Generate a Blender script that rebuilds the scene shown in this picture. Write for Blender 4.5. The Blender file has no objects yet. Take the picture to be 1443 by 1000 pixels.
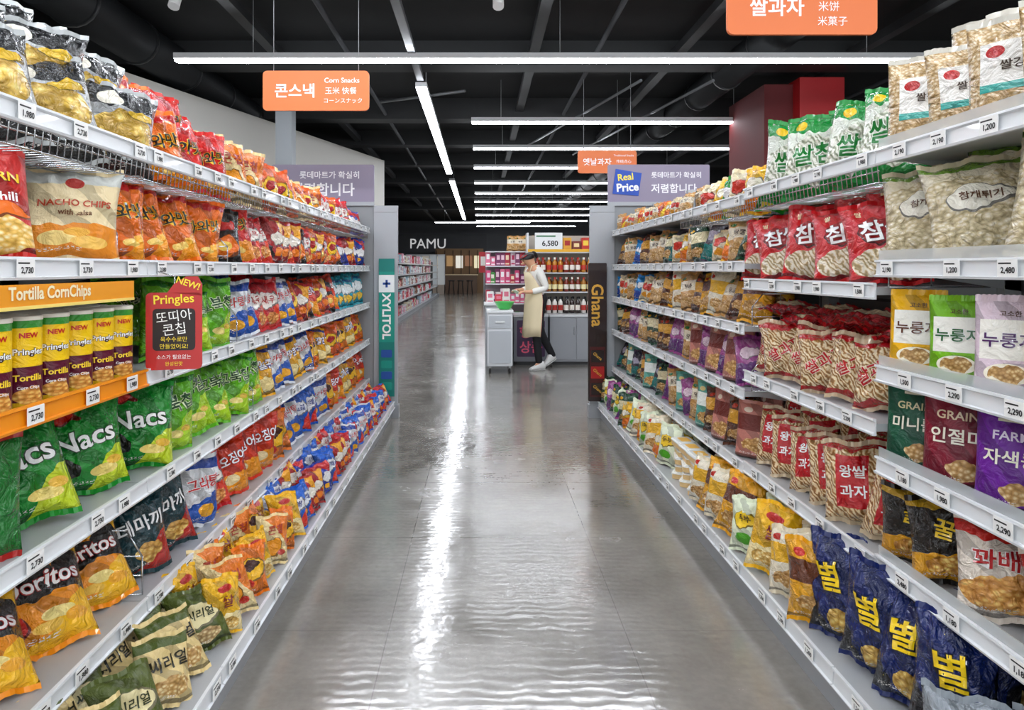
import bpy, bmesh, math, random
from mathutils import Vector, Matrix, Euler, noise
from mathutils.bvhtree import BVHTree
random.seed(7)
sc = bpy.context.scene
COL = sc.collection
PI = math.pi
R = math.radians
F = 962.0; H = 1.38
def lin(c):
    if isinstance(c, str):
        c = c.lstrip('#'); c = [int(c[i:i+2], 16)/255 for i in (0, 2, 4)]
    return tuple((x/12.92 if x <= .04045 else ((x+.055)/1.055)**2.4) for x in c[:3]) + (1.0,)
def shade(c, k):
    c = c.lstrip('#'); v = [int(c[i:i+2], 16) for i in (0, 2, 4)]
    v = [max(0, min(255, int(x*k if k < 1 else x+(255-x)*(k-1)))) for x in v]
    return '#%02x%02x%02x' % tuple(v)
def PX(x, Y): return (x-677.0)*Y/F
def PZ(y, Y): return H-(y-378.0)*Y/F

# ---------------------------------------------------------------- materials
MC = {}
def mat(col, rough=.5, metal=0, emit=0, coat=0, bump=0, bscale=60, spec=.5, alpha=1):
    key = (str(col), rough, metal, emit, coat, bump, bscale, spec, alpha)
    if key in MC: return MC[key]
    m = bpy.data.materials.new('surface'); m.use_nodes = True
    nt = m.node_tree; b = nt.nodes['Principled BSDF']
    b.inputs['Base Color'].default_value = lin(col)
    b.inputs['Roughness'].default_value = rough; b.inputs['Metallic'].default_value = metal
    b.inputs['Specular IOR Level'].default_value = spec
    b.inputs['Coat Weight'].default_value = coat
    b.inputs['Alpha'].default_value = alpha
    if emit:
        b.inputs['Emission Color'].default_value = lin(col); b.inputs['Emission Strength'].default_value = emit
    if bump:
        tc = nt.nodes.new('ShaderNodeTexCoord'); n = nt.nodes.new('ShaderNodeTexNoise'); bp = nt.nodes.new('ShaderNodeBump')
        n.inputs['Scale'].default_value = bscale; bp.inputs['Strength'].default_value = bump; bp.inputs['Distance'].default_value = .01
        nt.links.new(tc.outputs['Object'], n.inputs['Vector']); nt.links.new(n.outputs['Fac'], bp.inputs['Height'])
        nt.links.new(bp.outputs['Normal'], b.inputs['Normal'])
    MC[key] = m
    return m

def print_mat(base, ops, finish='foil', auto=True):
    m = bpy.data.materials.new('printed_film'); m.use_nodes = True
    nt = m.node_tree; N = nt.nodes; L = nt.links; b = N['Principled BSDF']
    tcn = N.new('ShaderNodeTexCoord'); uv = tcn.outputs['UV']; tco = tcn.outputs['Object']
    def val(c):
        n = N.new('ShaderNodeRGB'); n.outputs[0].default_value = lin(c); return n.outputs[0]
    cur = val(base)
    nz = N.new('ShaderNodeTexNoise'); nz.inputs['Scale'].default_value = 4.5; nz.inputs['Detail'].default_value = 1.5; L.new(uv, nz.inputs['Vector'])
    wob = N.new('ShaderNodeVectorMath'); wob.operation = 'MULTIPLY_ADD'
    L.new(nz.outputs['Color'], wob.inputs[0]); wob.inputs[1].default_value = (.2, .2, 0)
    wb2 = N.new('ShaderNodeVectorMath'); wb2.operation = 'ADD'; L.new(uv, wb2.inputs[0]); wb2.inputs[1].default_value = (-.1, -.1, 0)
    L.new(wb2.outputs[0], wob.inputs[2])
    def mix(mask, col):
        nonlocal cur
        n = N.new('ShaderNodeMix'); n.data_type = 'RGBA'
        L.new(mask, n.inputs['Factor']); L.new(cur, n.inputs['A']); L.new(col, n.inputs['B']); cur = n.outputs['Result']
    def ellmask(cu, cv, ru, rv, src):
        a = N.new('ShaderNodeVectorMath'); a.operation = 'MULTIPLY_ADD'; L.new(src, a.inputs[0])
        a.inputs[1].default_value = (1/ru, 1/rv, 0); a.inputs[2].default_value = (-cu/ru, -cv/rv, 0)
        l = N.new('ShaderNodeVectorMath'); l.operation = 'LENGTH'; L.new(a.outputs[0], l.inputs[0])
        t = N.new('ShaderNodeMath'); t.operation = 'LESS_THAN'; L.new(l.outputs['Value'], t.inputs[0]); t.inputs[1].default_value = 1
        return t.outputs[0]
    def rectmask(u0, v0, u1, v1):
        a = N.new('ShaderNodeVectorMath'); a.operation = 'MULTIPLY_ADD'; L.new(uv, a.inputs[0])
        ru, rv = (u1-u0)/2, (v1-v0)/2
        a.inputs[1].default_value = (1/ru, 1/rv, 0); a.inputs[2].default_value = (-(u0+u1)/2/ru, -(v0+v1)/2/rv, 0)
        ab = N.new('ShaderNodeVectorMath'); ab.operation = 'ABSOLUTE'; L.new(a.outputs[0], ab.inputs[0])
        s = N.new('ShaderNodeSeparateXYZ'); L.new(ab.outputs[0], s.inputs[0])
        mx = N.new('ShaderNodeMath'); mx.operation = 'MAXIMUM'; L.new(s.outputs[0], mx.inputs[0]); L.new(s.outputs[1], mx.inputs[1])
        t = N.new('ShaderNodeMath'); t.operation = 'LESS_THAN'; L.new(mx.outputs[0], t.inputs[0]); t.inputs[1].default_value = 1
        return t.outputs[0]
    if auto:
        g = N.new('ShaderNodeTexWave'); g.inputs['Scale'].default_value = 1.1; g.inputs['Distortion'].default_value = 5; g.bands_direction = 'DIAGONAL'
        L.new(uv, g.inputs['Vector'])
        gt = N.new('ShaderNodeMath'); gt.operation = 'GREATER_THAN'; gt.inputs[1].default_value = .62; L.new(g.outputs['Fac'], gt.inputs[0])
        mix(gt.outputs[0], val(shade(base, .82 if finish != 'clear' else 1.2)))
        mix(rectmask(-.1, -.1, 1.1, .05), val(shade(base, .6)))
    for op in ops:
        k = op[0]
        if k == 'ell':
            mix(ellmask(*op[1:5], uv), val(op[5]))
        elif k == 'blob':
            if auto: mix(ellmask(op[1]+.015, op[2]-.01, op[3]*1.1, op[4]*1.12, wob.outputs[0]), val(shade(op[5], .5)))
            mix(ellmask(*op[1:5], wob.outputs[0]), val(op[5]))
        elif k == 'rect': mix(rectmask(*op[1:5]), val(op[5]))
        elif k == 'half':
            _, dx, dy, th, c = op
            a = N.new('ShaderNodeVectorMath'); a.operation = 'DOT_PRODUCT'; L.new(wob.outputs[0], a.inputs[0]); a.inputs[1].default_value = (dx, dy, 0)
            t = N.new('ShaderNodeMath'); t.operation = 'GREATER_THAN'; L.new(a.outputs['Value'], t.inputs[0]); t.inputs[1].default_value = th
            mix(t.outputs[0], val(c))
        elif k == 'dots':
            _, c, scl, rr_ = op
            vo = N.new('ShaderNodeTexVoronoi'); vo.inputs['Scale'].default_value = scl; L.new(uv, vo.inputs['Vector'])
            t = N.new('ShaderNodeMath'); t.operation = 'LESS_THAN'; L.new(vo.outputs['Distance'], t.inputs[0]); t.inputs[1].default_value = rr_
            mix(t.outputs[0], val(c))
        elif k in ('food', 'sticks'):
            _, cu, cv, ru, rv, c1, c2, scl = op
            cr = N.new('ShaderNodeValToRGB'); E_ = cr.color_ramp.elements
            if k == 'food':
                vo = N.new('ShaderNodeTexVoronoi'); vo.inputs['Randomness'].default_value = 1
                if scl <= 5: vo.distance = 'MANHATTAN'; vo.inputs['Scale'].default_value = scl*1.5
                else: vo.inputs['Scale'].default_value = scl*1.9
                mp = N.new('ShaderNodeVectorMath'); mp.operation = 'MULTIPLY'; mp.inputs[1].default_value = (1, 1.7, 1); L.new(uv, mp.inputs[0]); L.new(mp.outputs[0], vo.inputs['Vector'])
                fac = vo.outputs['Distance']
                E_[0].color = lin(c1); E_[1].color = lin(shade(c2, .78)); E_[0].position = .1; E_[1].position = .9
                e = E_.new(.5); e.color = lin(shade(c2, 1.15))
            else:
                vo = N.new('ShaderNodeTexWave'); vo.inputs['Scale'].default_value = scl*.8; vo.inputs['Distortion'].default_value = 11; vo.inputs['Detail'].default_value = 2.5; vo.bands_direction = 'DIAGONAL'
                L.new(uv, vo.inputs['Vector']); fac = vo.outputs['Fac']
                E_[0].color = lin(shade(c2, .75)); E_[1].color = lin(c1); E_[0].position = .05; E_[1].position = .85
                e = E_.new(.3); e.color = lin(c2)
            L.new(fac, cr.inputs[0]); mix(ellmask(cu, cv, ru, rv, wob.outputs[0]), cr.outputs[0])
    if auto and finish != 'clear':
        n4 = N.new('ShaderNodeTexNoise'); n4.inputs['Scale'].default_value = 1; mm = N.new('ShaderNodeVectorMath'); mm.operation = 'MULTIPLY'; mm.inputs[1].default_value = (38, 90, 1)
        L.new(uv, mm.inputs[0]); L.new(mm.outputs[0], n4.inputs['Vector'])
        g4 = N.new('ShaderNodeMath'); g4.operation = 'GREATER_THAN'; g4.inputs[1].default_value = .56; L.new(n4.outputs['Fac'], g4.inputs[0])
        pm = N.new('ShaderNodeMath'); pm.operation = 'MULTIPLY'; L.new(g4.outputs[0], pm.inputs[0]); L.new(rectmask(.12, .06, .6, .1), pm.inputs[1])
        mix(pm.outputs[0], val('#f4f1ea'))
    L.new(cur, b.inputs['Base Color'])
    b.inputs['Roughness'].default_value = {'foil': .25, 'matte': .4, 'clear': .2}[finish]
    b.inputs['Metallic'].default_value = .12 if finish == 'foil' else 0
    b.inputs['Specular IOR Level'].default_value = .38
    b.inputs['Coat Weight'].default_value = {'foil': .65, 'matte': .15, 'clear': .8}[finish]
    b.inputs['Coat Roughness'].default_value = .06
    n = N.new('ShaderNodeTexNoise'); n.inputs['Scale'].default_value = 20; n.inputs['Detail'].default_value = 4
    n.inputs['Distortion'].default_value = 1.8
    bp = N.new('ShaderNodeBump'); bp.inputs['Strength'].default_value = {'foil': 1, 'matte': .45, 'clear': 1}[finish]; bp.inputs['Distance'].default_value = .024
    L.new(tco, n.inputs['Vector']); L.new(n.outputs['Fac'], bp.inputs['Height'])
    L.new(bp.outputs['Normal'], b.inputs['Normal']); L.new(bp.outputs['Normal'], b.inputs['Coat Normal'])
    return m

# ---------------------------------------------------------------- text
TC = {}
def text2d(s, bold=.012):
    key = (s, bold)
    if key in TC: return TC[key]
    c = bpy.data.curves.new('t', 'FONT'); c.body = s; c.size = 1; c.resolution_u = 3; c.offset = bold
    o = bpy.data.objects.new('t', c); COL.objects.link(o)
    me = bpy.data.meshes.new_from_object(o)
    vs = [(v.co.x, v.co.y) for v in me.vertices]; fs = [list(p.vertices) for p in me.polygons]
    bpy.data.objects.remove(o); bpy.data.curves.remove(c); bpy.data.meshes.remove(me)
    if not vs: vs = [(0, 0), (1, 0), (1, 1)]; fs = [[0, 1, 2]]
    x0 = min(v[0] for v in vs); x1 = max(v[0] for v in vs); y0 = min(v[1] for v in vs); y1 = max(v[1] for v in vs)
    vs = [(x-(x0+x1)/2, y-(y0+y1)/2) for x, y in vs]
    TC[key] = (vs, fs, x1-x0, y1-y0)
    return TC[key]
def text_geo(s, wmax, hmax, rot=0, bold=.012, cut=0, stretch=False):
    vs, fs, w, h = text2d(s, bold)
    w0, h0 = text2d(s, .012)[2:] if bold != .012 else (w, h)
    if stretch: kx, ky = wmax/w0, hmax/h0
    else: kx = ky = min(wmax/w0, hmax/h0)
    c, sn = math.cos(rot), math.sin(rot)
    out = [((x*kx)*c-(y*ky)*sn, (x*kx)*sn+(y*ky)*c) for x, y in vs]
    if cut:
        bm = bmesh.new(); bv = [bm.verts.new((x, y, 0)) for x, y in out]
        for f in fs:
            try: bm.faces.new([bv[i] for i in f])
            except ValueError: pass
        for ax in (0, 1):
            lo = min(p[ax] for p in out); hi = max(p[ax] for p in out)
            n = int((hi-lo)/cut)
            for i in range(1, n+1):
                co = [0, 0, 0]; co[ax] = lo+(hi-lo)*i/(n+1); no = [0, 0, 0]; no[ax] = 1
                bmesh.ops.bisect_plane(bm, geom=bm.verts[:]+bm.edges[:]+bm.faces[:], plane_co=co, plane_no=no)
        bm.verts.index_update()
        out = [(v.co.x, v.co.y) for v in bm.verts]; fs = [[v.index for v in f.verts] for f in bm.faces]
        bm.free()
    return out, fs

# ---------------------------------------------------------------- mesh builder
class MB:
    def __init__(s): s.V = []; s.F = []; s.M = []; s.U = []; s.S = []
    def f(s, idx, m=0, uv=None, sm=False):
        s.F.append(list(idx)); s.M.append(m); s.U.append(uv); s.S.append(sm)
    def add(s, vs): n = len(s.V); s.V += [tuple(v) for v in vs]; return n
    def box(s, x0, y0, z0, x1, y1, z1, m=0):
        if x0 > x1: x0, x1 = x1, x0
        n = s.add([(x0,y0,z0),(x1,y0,z0),(x1,y1,z0),(x0,y1,z0),(x0,y0,z1),(x1,y0,z1),(x1,y1,z1),(x0,y1,z1)])
        for q in ((3,2,1,0),(4,5,6,7),(0,1,5,4),(1,2,6,5),(2,3,7,6),(3,0,4,7)): s.f([n+i for i in q], m)
        return s
    def prism(s, poly, axis, a0, a1, m=0, sm=False):
        def P(p, a):
            return {'x': (a, p[0], p[1]), 'y': (p[0], a, p[1]), 'z': (p[0], p[1], a)}[axis]
        k = len(poly); n = s.add([P(p, a0) for p in poly]+[P(p, a1) for p in poly])
        s.f([n+i for i in range(k)], m); s.f([n+k+i for i in reversed(range(k))], m)
        for i in range(k): s.f([n+i, n+(i+1) % k, n+k+(i+1) % k, n+k+i][::-1], m, None, sm)
        return s
    def rrect(s, x0, z0, x1, z1, r, y0, y1, m=0, axis='y'):
        poly = []
        for cx, cz, a in ((x1-r, z1-r, 0), (x0+r, z1-r, 90), (x0+r, z0+r, 180), (x1-r, z0+r, 270)):
            for i in range(5): t = R(a+i*22.5); poly.append((cx+r*math.cos(t), cz+r*math.sin(t)))
        return s.prism(poly, axis, y0, y1, m)
    def tube(s, pts, r, n=6, m=0):
        for a, b in zip(pts[:-1], pts[1:]):
            a = Vector(a); b = Vector(b); d = (b-a).normalized()
            e = d.orthogonal().normalized(); g = d.cross(e)
            ring = [e*math.cos(2*PI*i/n)*r+g*math.sin(2*PI*i/n)*r for i in range(n)]
            k = s.add([a+q for q in ring]+[b+q for q in ring])
            for i in range(n): s.f([k+i, k+(i+1) % n, k+n+(i+1) % n, k+n+i], m, None, True)
            s.f([k+i for i in reversed(range(n))], m); s.f([k+n+i for i in range(n)], m)
        return s
    def lathe(s, prof, c=(0, 0, 0), n=16, m=0, uvr=None):
        k = len(s.V)
        for r, z in prof:
            for i in range(n+1):
                a = 2*PI*i/n+PI/2
                s.V.append((c[0]+r*math.cos(a), c[1]+r*math.sin(a), c[2]+z))
        for j in range(len(prof)-1):
            for i in range(n):
                q = [k+j*(n+1)+i, k+j*(n+1)+i+1, k+(j+1)*(n+1)+i+1, k+(j+1)*(n+1)+i]
                uv = None
                if uvr:
                    v0 = (prof[j][1]-uvr[0])/(uvr[1]-uvr[0]); v1 = (prof[j+1][1]-uvr[0])/(uvr[1]-uvr[0])
                    uv = [(i/n, v0), ((i+1)/n, v0), ((i+1)/n, v1), (i/n, v1)]
                s.f(q, m, uv, True)
        return s
    def text(s, t, cx, cz, wmax, hmax, y, m=0, rot=0, bold=.012, stretch=False):
        vs, fs = text_geo(t, wmax, hmax, rot, bold, 0, stretch)
        n = s.add([(cx+a, y, cz+b) for a, b in vs])
        for f in fs: s.f([n+i for i in f], m)
        return s
    def mesh(s, name, mats):
        me = bpy.data.meshes.new(name); me.from_pydata(s.V, [], s.F)
        for mm in mats: me.materials.append(mm)
        me.polygons.foreach_set('material_index', s.M); me.polygons.foreach_set('use_smooth', s.S)
        if any(u is not None for u in s.U):
            ul = me.uv_layers.new(name='UVMap'); i = 0
            for f, u in zip(s.F, s.U):
                for j in range(len(f)):
                    ul.data[i].uv = u[j] if u else (.5, .98); i += 1
        me.update(); return me
    def build(s, name, mats, parent=None, loc=(0, 0, 0), rot=(0, 0, 0)):
        if not isinstance(mats, (list, tuple)): mats = [mats]
        o = bpy.data.objects.new(name, s.mesh(name, mats)); COL.objects.link(o)
        o.location = loc; o.rotation_euler = rot
        if parent: o.parent = parent
        return o
def words(parent, m, *args, **kw):
    return MB().text(*args, **kw).build('lettering', m, parent)
def tag(o, label, cat, group=None, kind=None):
    if label: o['label'] = label
    if cat: o['category'] = cat
    if group: o['group'] = group
    if kind: o['kind'] = kind
    return o
def empty(name, loc, label, cat, group=None, rz=0):
    o = bpy.data.objects.new(name, None); COL.objects.link(o); o.location = loc; o.rotation_euler = (0, 0, rz)
    o.empty_display_size = .05
    return tag(o, label, cat, group)
def struct(mb, name, mats): 
    o = mb.build(name, mats); o['kind'] = 'structure'; return o

# ---------------------------------------------------------------- bag geometry
def surf(D, u, v, sd, side):
    w, h, t = D['w'], D['h'], D['t']
    n = .5*math.sin(3.1*u+5.3*v+sd)+.5*math.sin(6.3*u-4.1*v+2.1*sd)
    k = D.get('kind', 'pillow'); s = .015
    nn = noise.noise(Vector((u*2.6, v*3.2, sd*3+side*5)))
    lean = .018*math.sin(sd*4)*((v+1)/2)**2
    if k == 'pouch':
        vv = (v+1)/2
        e = max(0, 1-abs(u)**3)**.6*(max(0, 1-vv**1.7)**.8)
        if vv < .08: e *= .8+2.5*vv
        x = w/2*u*(1-.03*math.sin(PI*vv)); z = (h-s)*vv
        wb = .005*math.sin(u*6+sd)*vv**3
        return x, -side*(t/2*e*(1+.1*n)+.006*nn*e)+wb, z
    e = max(0, 1-abs(u)**2.4)**.65*max(0, 1-abs(v)**3)**.55
    x = w/2*u*(1-.08*(1-v*v))+lean; z = s+(h-2*s)*(v+1)/2+.006*math.sin(u*5+sd)*abs(v)**3
    wb = .007*math.sin(u*13+sd*3)*abs(v)**3+.008*math.sin(u*3+sd)*v
    fold = .011*math.sin(u*17+sd*5+v)*(abs(v)**1.5)*max(0, 1-abs(v)**6)
    n2 = noise.noise(Vector((u*6, v*6, sd*7+side*3)))
    return x, -side*(t/2*e*(1+.13*n)+fold*e*1.4+.017*nn*e+.006*n2*e)+wb, z
def bag_body(mb, D, sd, n=14):
    idx = {}
    for side in (1, -1):
        for j in range(n+1):
            v = -1+2*j/n; v = math.copysign(abs(v)**.8, v)
            for i in range(n+1):
                u = -1+2*i/n; u = math.copysign(abs(u)**.75, u)
                if side == -1 and i in (0, n): idx[side, i, j] = idx[1, i, j]; continue
                idx[side, i, j] = mb.add([surf(D, u, v, sd, side)])
                if side == 1: idx['uv', i, j] = ((u+1)/2, (v+1)/2)
        for j in range(n):
            for i in range(n):
                q = [(i, j), (i+1, j), (i+1, j+1), (i, j+1)]
                if side == -1: q = q[::-1]
                mb.f([idx[(side,)+p] for p in q], 0, [idx[('uv',)+p] for p in q], True)
    if D.get('kind') == 'pouch':
        for i in range(n):
            q = [idx[-1, i, 0], idx[-1, i+1, 0], idx[1, i+1, 0], idx[1, i, 0]]
            q2 = []
            for a in q:
                if a not in q2: q2.append(a)
            mb.f(q2, 0, [(.5, .02)]*len(q2), True)
def bag_seal(mb, D, sd, top, m=0, n=24):
    s = .015
    row = []
    for i in range(n+1):
        u = -1+2*i/n; x, y, z = surf(D, u, 1 if top else -1, sd, 1)
        z2 = z+(s if top else -s)+(.0018 if i % 2 else 0)
        row.append((mb.add([(x, y-.0006, z)]), mb.add([(x, y+.0015*math.sin(i*1.3), z2)])))
    uvv = .99 if top else .01
    for i in range(n):
        mb.f([row[i][0], row[i+1][0], row[i+1][1], row[i][1]][::(1 if top else -1)], m, [(i/n, uvv)]*4, False)
def bag_text1(mb, D, sd, T, mats, base_i, cut):
    w, h = D['w'], D['h']
    s, cu, cv, wf, hf, col, out = T[:7]; rot = T[7] if len(T) > 7 else 0
    cu += .02; wf *= .93
    layers = []
    if out: layers.append((.05, out, .0018))
    layers.append((.018, col, .0032))
    for bold, c, off in layers:
        vs, fs = text_geo(s, wf*w, hf*h, rot, bold, cut)
        mats.append(mat(c, .3, coat=.3)); mi = base_i+len(mats)-1
        pts = []
        for a, b in vs:
            xx = (cu-.5)*w+a; zz = cv*h+b
            v = max(-.97, min(.97, 2*zz/h-1)); u = max(-.97, min(.97, xx/(w/2)))
            p = surf(D, u, v, sd, 1); pts.append((p[0], p[1]-off, p[2]))
        n = mb.add(pts)
        for f in fs: mb.f([n+i for i in f], mi)
DES = {}
def design(key, desc, base, ops=(), text=(), w=.2, h=.27, t=.085, kind='pillow', finish='foil', name='crisp_bag', cat='snack bag', seal=None):
    DES[key] = dict(key=key, desc=desc, base=base, ops=list(ops), text=list(text), w=w, h=h, t=t, kind=kind, finish=finish, name=name, cat=cat, seal=seal or base, cache={})
def get_meshes(D, var, near):
    k = (var, near)
    if k in D['cache']: return D['cache'][k]
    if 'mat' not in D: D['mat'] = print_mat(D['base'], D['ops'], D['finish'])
    sd = var*2.7+len(D['key'])*.37
    sm = mat(D['seal'], .35, .1, 0, .3)
    if near:
        out = []
        a = MB(); bag_body(a, D, sd, 22); out.append(('film_body', a.mesh('film_body', [D['mat']])))
        if D['kind'] == 'pillow':
            a = MB(); bag_seal(a, D, sd, False); out.append(('bottom_seal', a.mesh('bottom_seal', [sm])))
        a = MB(); bag_seal(a, D, sd, True); out.append(('top_seal', a.mesh('top_seal', [sm])))
        for T in D['text']:
            a = MB(); ms = []; bag_text1(a, D, sd, T, ms, 0, .011); out.append(('printed_lettering', a.mesh('printed_lettering', ms)))
    else:
        a = MB(); bag_body(a, D, sd, 12); bag_seal(a, D, sd, True, 1, 12)
        if D['kind'] == 'pillow': bag_seal(a, D, sd, False, 1, 12)
        ms = [D['mat'], sm]; extra = []
        for T in D['text']: bag_text1(a, D, sd, T, extra, 2, .02)
        out = a.mesh(D['name'], ms+extra)
    D['cache'][k] = out
    return out
ORD = ['first','second','third','fourth','fifth','sixth','seventh','eighth','ninth','tenth','eleventh','twelfth','thirteenth','fourteenth','fifteenth','sixteenth','seventeenth','eighteenth','nineteenth','twentieth']+['%dth' % i for i in range(21, 60)]
CNT = {}
def place(key, loc, rot, rowname, layer=0, near=None, scale=1):
    D = DES[key]
    if near is None: near = loc[1] < 3.3 and layer == 0
    var = random.randint(0, 3)
    ck = (rowname, key, layer); CNT[ck] = CNT.get(ck, 0)+1
    o_ = ORD[CNT[ck]-1]
    lab = ['%s, %s along the %s', '%s, %s in rear row, %s', '%s, %s in last row, %s', '%s, %s in deepest row, %s'][layer] % (D['desc'], o_, rowname)
    grp = '%ss on the %s' % (D['cat'], rowname)
    if near:
        root = empty(D['name'], loc, lab, D['cat'], grp)
        for nm, me in get_meshes(D, var, True):
            c = bpy.data.objects.new(nm, me); COL.objects.link(c); c.parent = root
    else:
        root = bpy.data.objects.new(D['name'], get_meshes(D, var, False)); COL.objects.link(root); root.location = loc
        tag(root, lab, D['cat'], grp)
    root.rotation_euler = rot; root.scale = (scale,)*3
    return root

# ---- designs (left)
design('chipclear', 'black and silver crisp bag showing yellow chips', '#b4b8b8', [('half',0,1,.72,'#141618'),('half',0,-1,-.16,'#141618'),('food',.5,.44,.46,.24,'#fbe88c','#dcae34',4),('ell',.3,.8,.16,.09,'#f4efdf'),('blob',.7,.68,.2,.05,'#d8b020')], [], w=.25,h=.32,t=.11)
design('orangebrush', 'orange crisp bag with black brush lettering', '#f07000', [('half',0,1,.88,'#b81410'),('half',1,-1,.55,'#f8a010'),('ell',.66,.17,.15,.05,'#ffd870'),('ell',.82,.24,.1,.045,'#f8b838'),('blob',.2,.24,.12,.1,'#c81c14')], [('차와맛',.5,.56,.84,.34,'#0c0806','#ffc81e',.18)], h=.27,w=.21)
design('redbrush', 'red crisp bag with black brush lettering', '#d4160e', [('half',0,-1,-.3,'#f09008'),('dots','#f04a1e',9,.12),('ell',.6,.16,.16,.05,'#ffd870'),('ell',.35,.2,.1,.045,'#ffc04a')], [('차와맛',.5,.58,.84,.34,'#0c0806','#ffc81e',.18)], h=.28,w=.21)
design('creamorange', 'cream crisp bag with orange corn picture', '#efd79c', [('half',1,1,1.25,'#e87a0c'),('blob',.4,.35,.28,.18,'#f09a0c'),('ell',.7,.2,.12,.07,'#b8240f')], [('콘칩',.5,.72,.6,.2,'#a52a10',None)])
design('smallorange', 'orange snack bag with yellow burst', '#e85c00', [('half',-1,.6,.35,'#c8180c'),('blob',.5,.55,.36,.22,'#fcc81c'),('blob',.5,.58,.22,.09,'#b01410'),('ell',.3,.2,.14,.08,'#ffd870')], w=.17,h=.24)
design('redwhite', 'red snack bag with white oval', '#c80e18', [('half',1,-1,.3,'#e8340f'),('blob',.5,.6,.38,.17,'#f9f3ea'),('food',.62,.2,.24,.11,'#ffca6a','#e07a20',6)], [('새우',.5,.6,.5,.2,'#b00c14',None)], w=.18,h=.25)
design('bluered', 'dark blue snack bag with red stripe', '#12309c', [('half',.5,1,1.0,'#c8141c'),('blob',.5,.5,.35,.16,'#f4f4f4'),('ell',.35,.2,.15,.08,'#ffb81c')], w=.17,h=.24)
design('popcorn', 'red bag of sweet chilli popcorn', '#c2160e', [('food',.5,.16,.6,.2,'#fff4c4','#ecb440',7),('blob',.5,.42,.5,.07,'#f07008')], [('POPCORN',.5,.74,.84,.16,'#ffc820','#6a0e0a'),('Sweet Chili',.5,.55,.78,.1,'#ffffff',None)], w=.20,h=.25,finish='matte')
design('nacho', 'large cream nacho chips bag with orange lettering', '#f0dcae', [('rect',0,.84,1,1,'#cfd2cc'),('half',0,-1,-.36,'#e88c20'),('ell',.35,.2,.2,.08,'#ffe08c'),('ell',.68,.16,.2,.07,'#fbc860'),('ell',.55,.27,.14,.05,'#f4b43c'),('ell',.5,.84,.1,.06,'#b0200f')], [('NACHO CHIPS',.5,.6,.84,.13,'#b83408',None),('with salsa',.5,.49,.5,.06,'#6a3a12',None)], w=.25,h=.28,finish='matte')
design('redmix', 'red and black snack bag with yellow corner', '#a81010', [('half',1,.6,1.0,'#f4a808'),('half',-1,-1,-.5,'#14100f'),('blob',.5,.55,.33,.14,'#f6efe0'),('ell',.6,.25,.18,.1,'#f8841c')], w=.18,h=.25)
design('darkorange', 'black snack bag with orange chip picture', '#14100e', [('blob',.5,.3,.42,.2,'#ee7008'),('ell',.5,.3,.2,.1,'#ffd45c'),('blob',.5,.72,.34,.1,'#c41c14')], w=.18,h=.25)
design('lightgreen', 'light green corn snack bag with dark green lettering', '#62b810', [('half',1,-1,.35,'#aed81e'),('ell',.62,.2,.16,.055,'#fbe68c'),('ell',.8,.28,.1,.045,'#f0c850'),('half',0,1,.93,'#1c7c1a')], [('꼬북칩',.52,.62,.84,.32,'#0c4414','#eef8cc',.25)], w=.22,h=.28)
design('darkgreen', 'bright green chip bag with white lettering', '#068c26', [('half',-1,-.7,-.3,'#045018'),('half',1,-1,.48,'#c8dc20'),('ell',.72,.18,.17,.06,'#fbe07c'),('ell',.86,.26,.1,.05,'#f4c040'),('blob',.25,.84,.18,.07,'#d81c10'),('blob',.22,.26,.18,.12,'#14140f'),('ell',.22,.27,.07,.05,'#c42418')], [('Nacs',.52,.56,.78,.24,'#ffffff','#06300f',.15)], w=.24,h=.29,t=.1)
design('redgreen', 'red and green chip bag with round dip picture', '#b01810', [('half',1,0,.5,'#0c7024'),('ell',.4,.35,.28,.2,'#f1ead8'),('ell',.4,.35,.2,.14,'#c86410')], [('칩스',.5,.75,.5,.16,'#ffffff',None)], w=.22,h=.28)
design('whiteblue', 'white snack bag with blue band and red lettering', '#e8ecf0', [('rect',0,.84,1,1,'#1444a0'),('half',.3,-1,-.22,'#1a56b4'),('ell',.6,.2,.25,.1,'#f4b01c')], [('그라탕',.48,.62,.82,.28,'#c01018','#ffffff',.15)])
design('teal', 'turquoise snack bag with white cloud shape', '#14a0b4', [('blob',.5,.6,.36,.18,'#eef7f7'),('blob',.5,.25,.3,.12,'#f4c83c'),('rect',-.1,.86,1.1,.95,'#0c548c')], w=.19,h=.26)
design('yellowblue', 'yellow corn snack bag with white and blue lettering', '#fab400', [('half',-1,1,.45,'#f06808'),('blob',.6,.2,.3,.12,'#fbe49c'),('rect',-.1,.9,1.1,1,'#142c88')], [('꼬깔콘',.5,.6,.84,.3,'#ffffff','#142c88',.15)], w=.21)
design('orangeyellow', 'orange snack bag with brown centre', '#ee7a00', [('blob',.5,.5,.4,.24,'#fac018'),('blob',.5,.6,.24,.1,'#44180a'),('ell',.35,.2,.2,.1,'#cc240f')], w=.18,h=.25)
design('tortilla', 'large yellow orange tortilla bag with black triangle band', '#f49400', [('half',.3,1,.95,'#fcc010'),('half',.8,-1,.28,'#fcc010'),('blob',.5,.6,.62,.13,'#100c0a'),('blob',.78,.74,.16,.12,'#100c0a'),('ell',.62,.26,.16,.06,'#ffe890'),('ell',.8,.2,.12,.06,'#f8b02c'),('ell',.5,.16,.13,.05,'#fbc850'),('blob',.2,.2,.12,.1,'#c41c10')], [('Doritos',.5,.6,.84,.2,'#ffffff','#a8140c',.12)], w=.27,h=.29,t=.12)
design('darkteal', 'dark teal snack bag with white lettering', '#06363e', [('half',1,-1,.4,'#b42014'),('food',.6,.24,.24,.12,'#f8dc7c','#c88c2c',6)], [('데마끼',.5,.64,.84,.3,'#f4f4f4','#04181c',.1)], w=.21)
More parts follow.
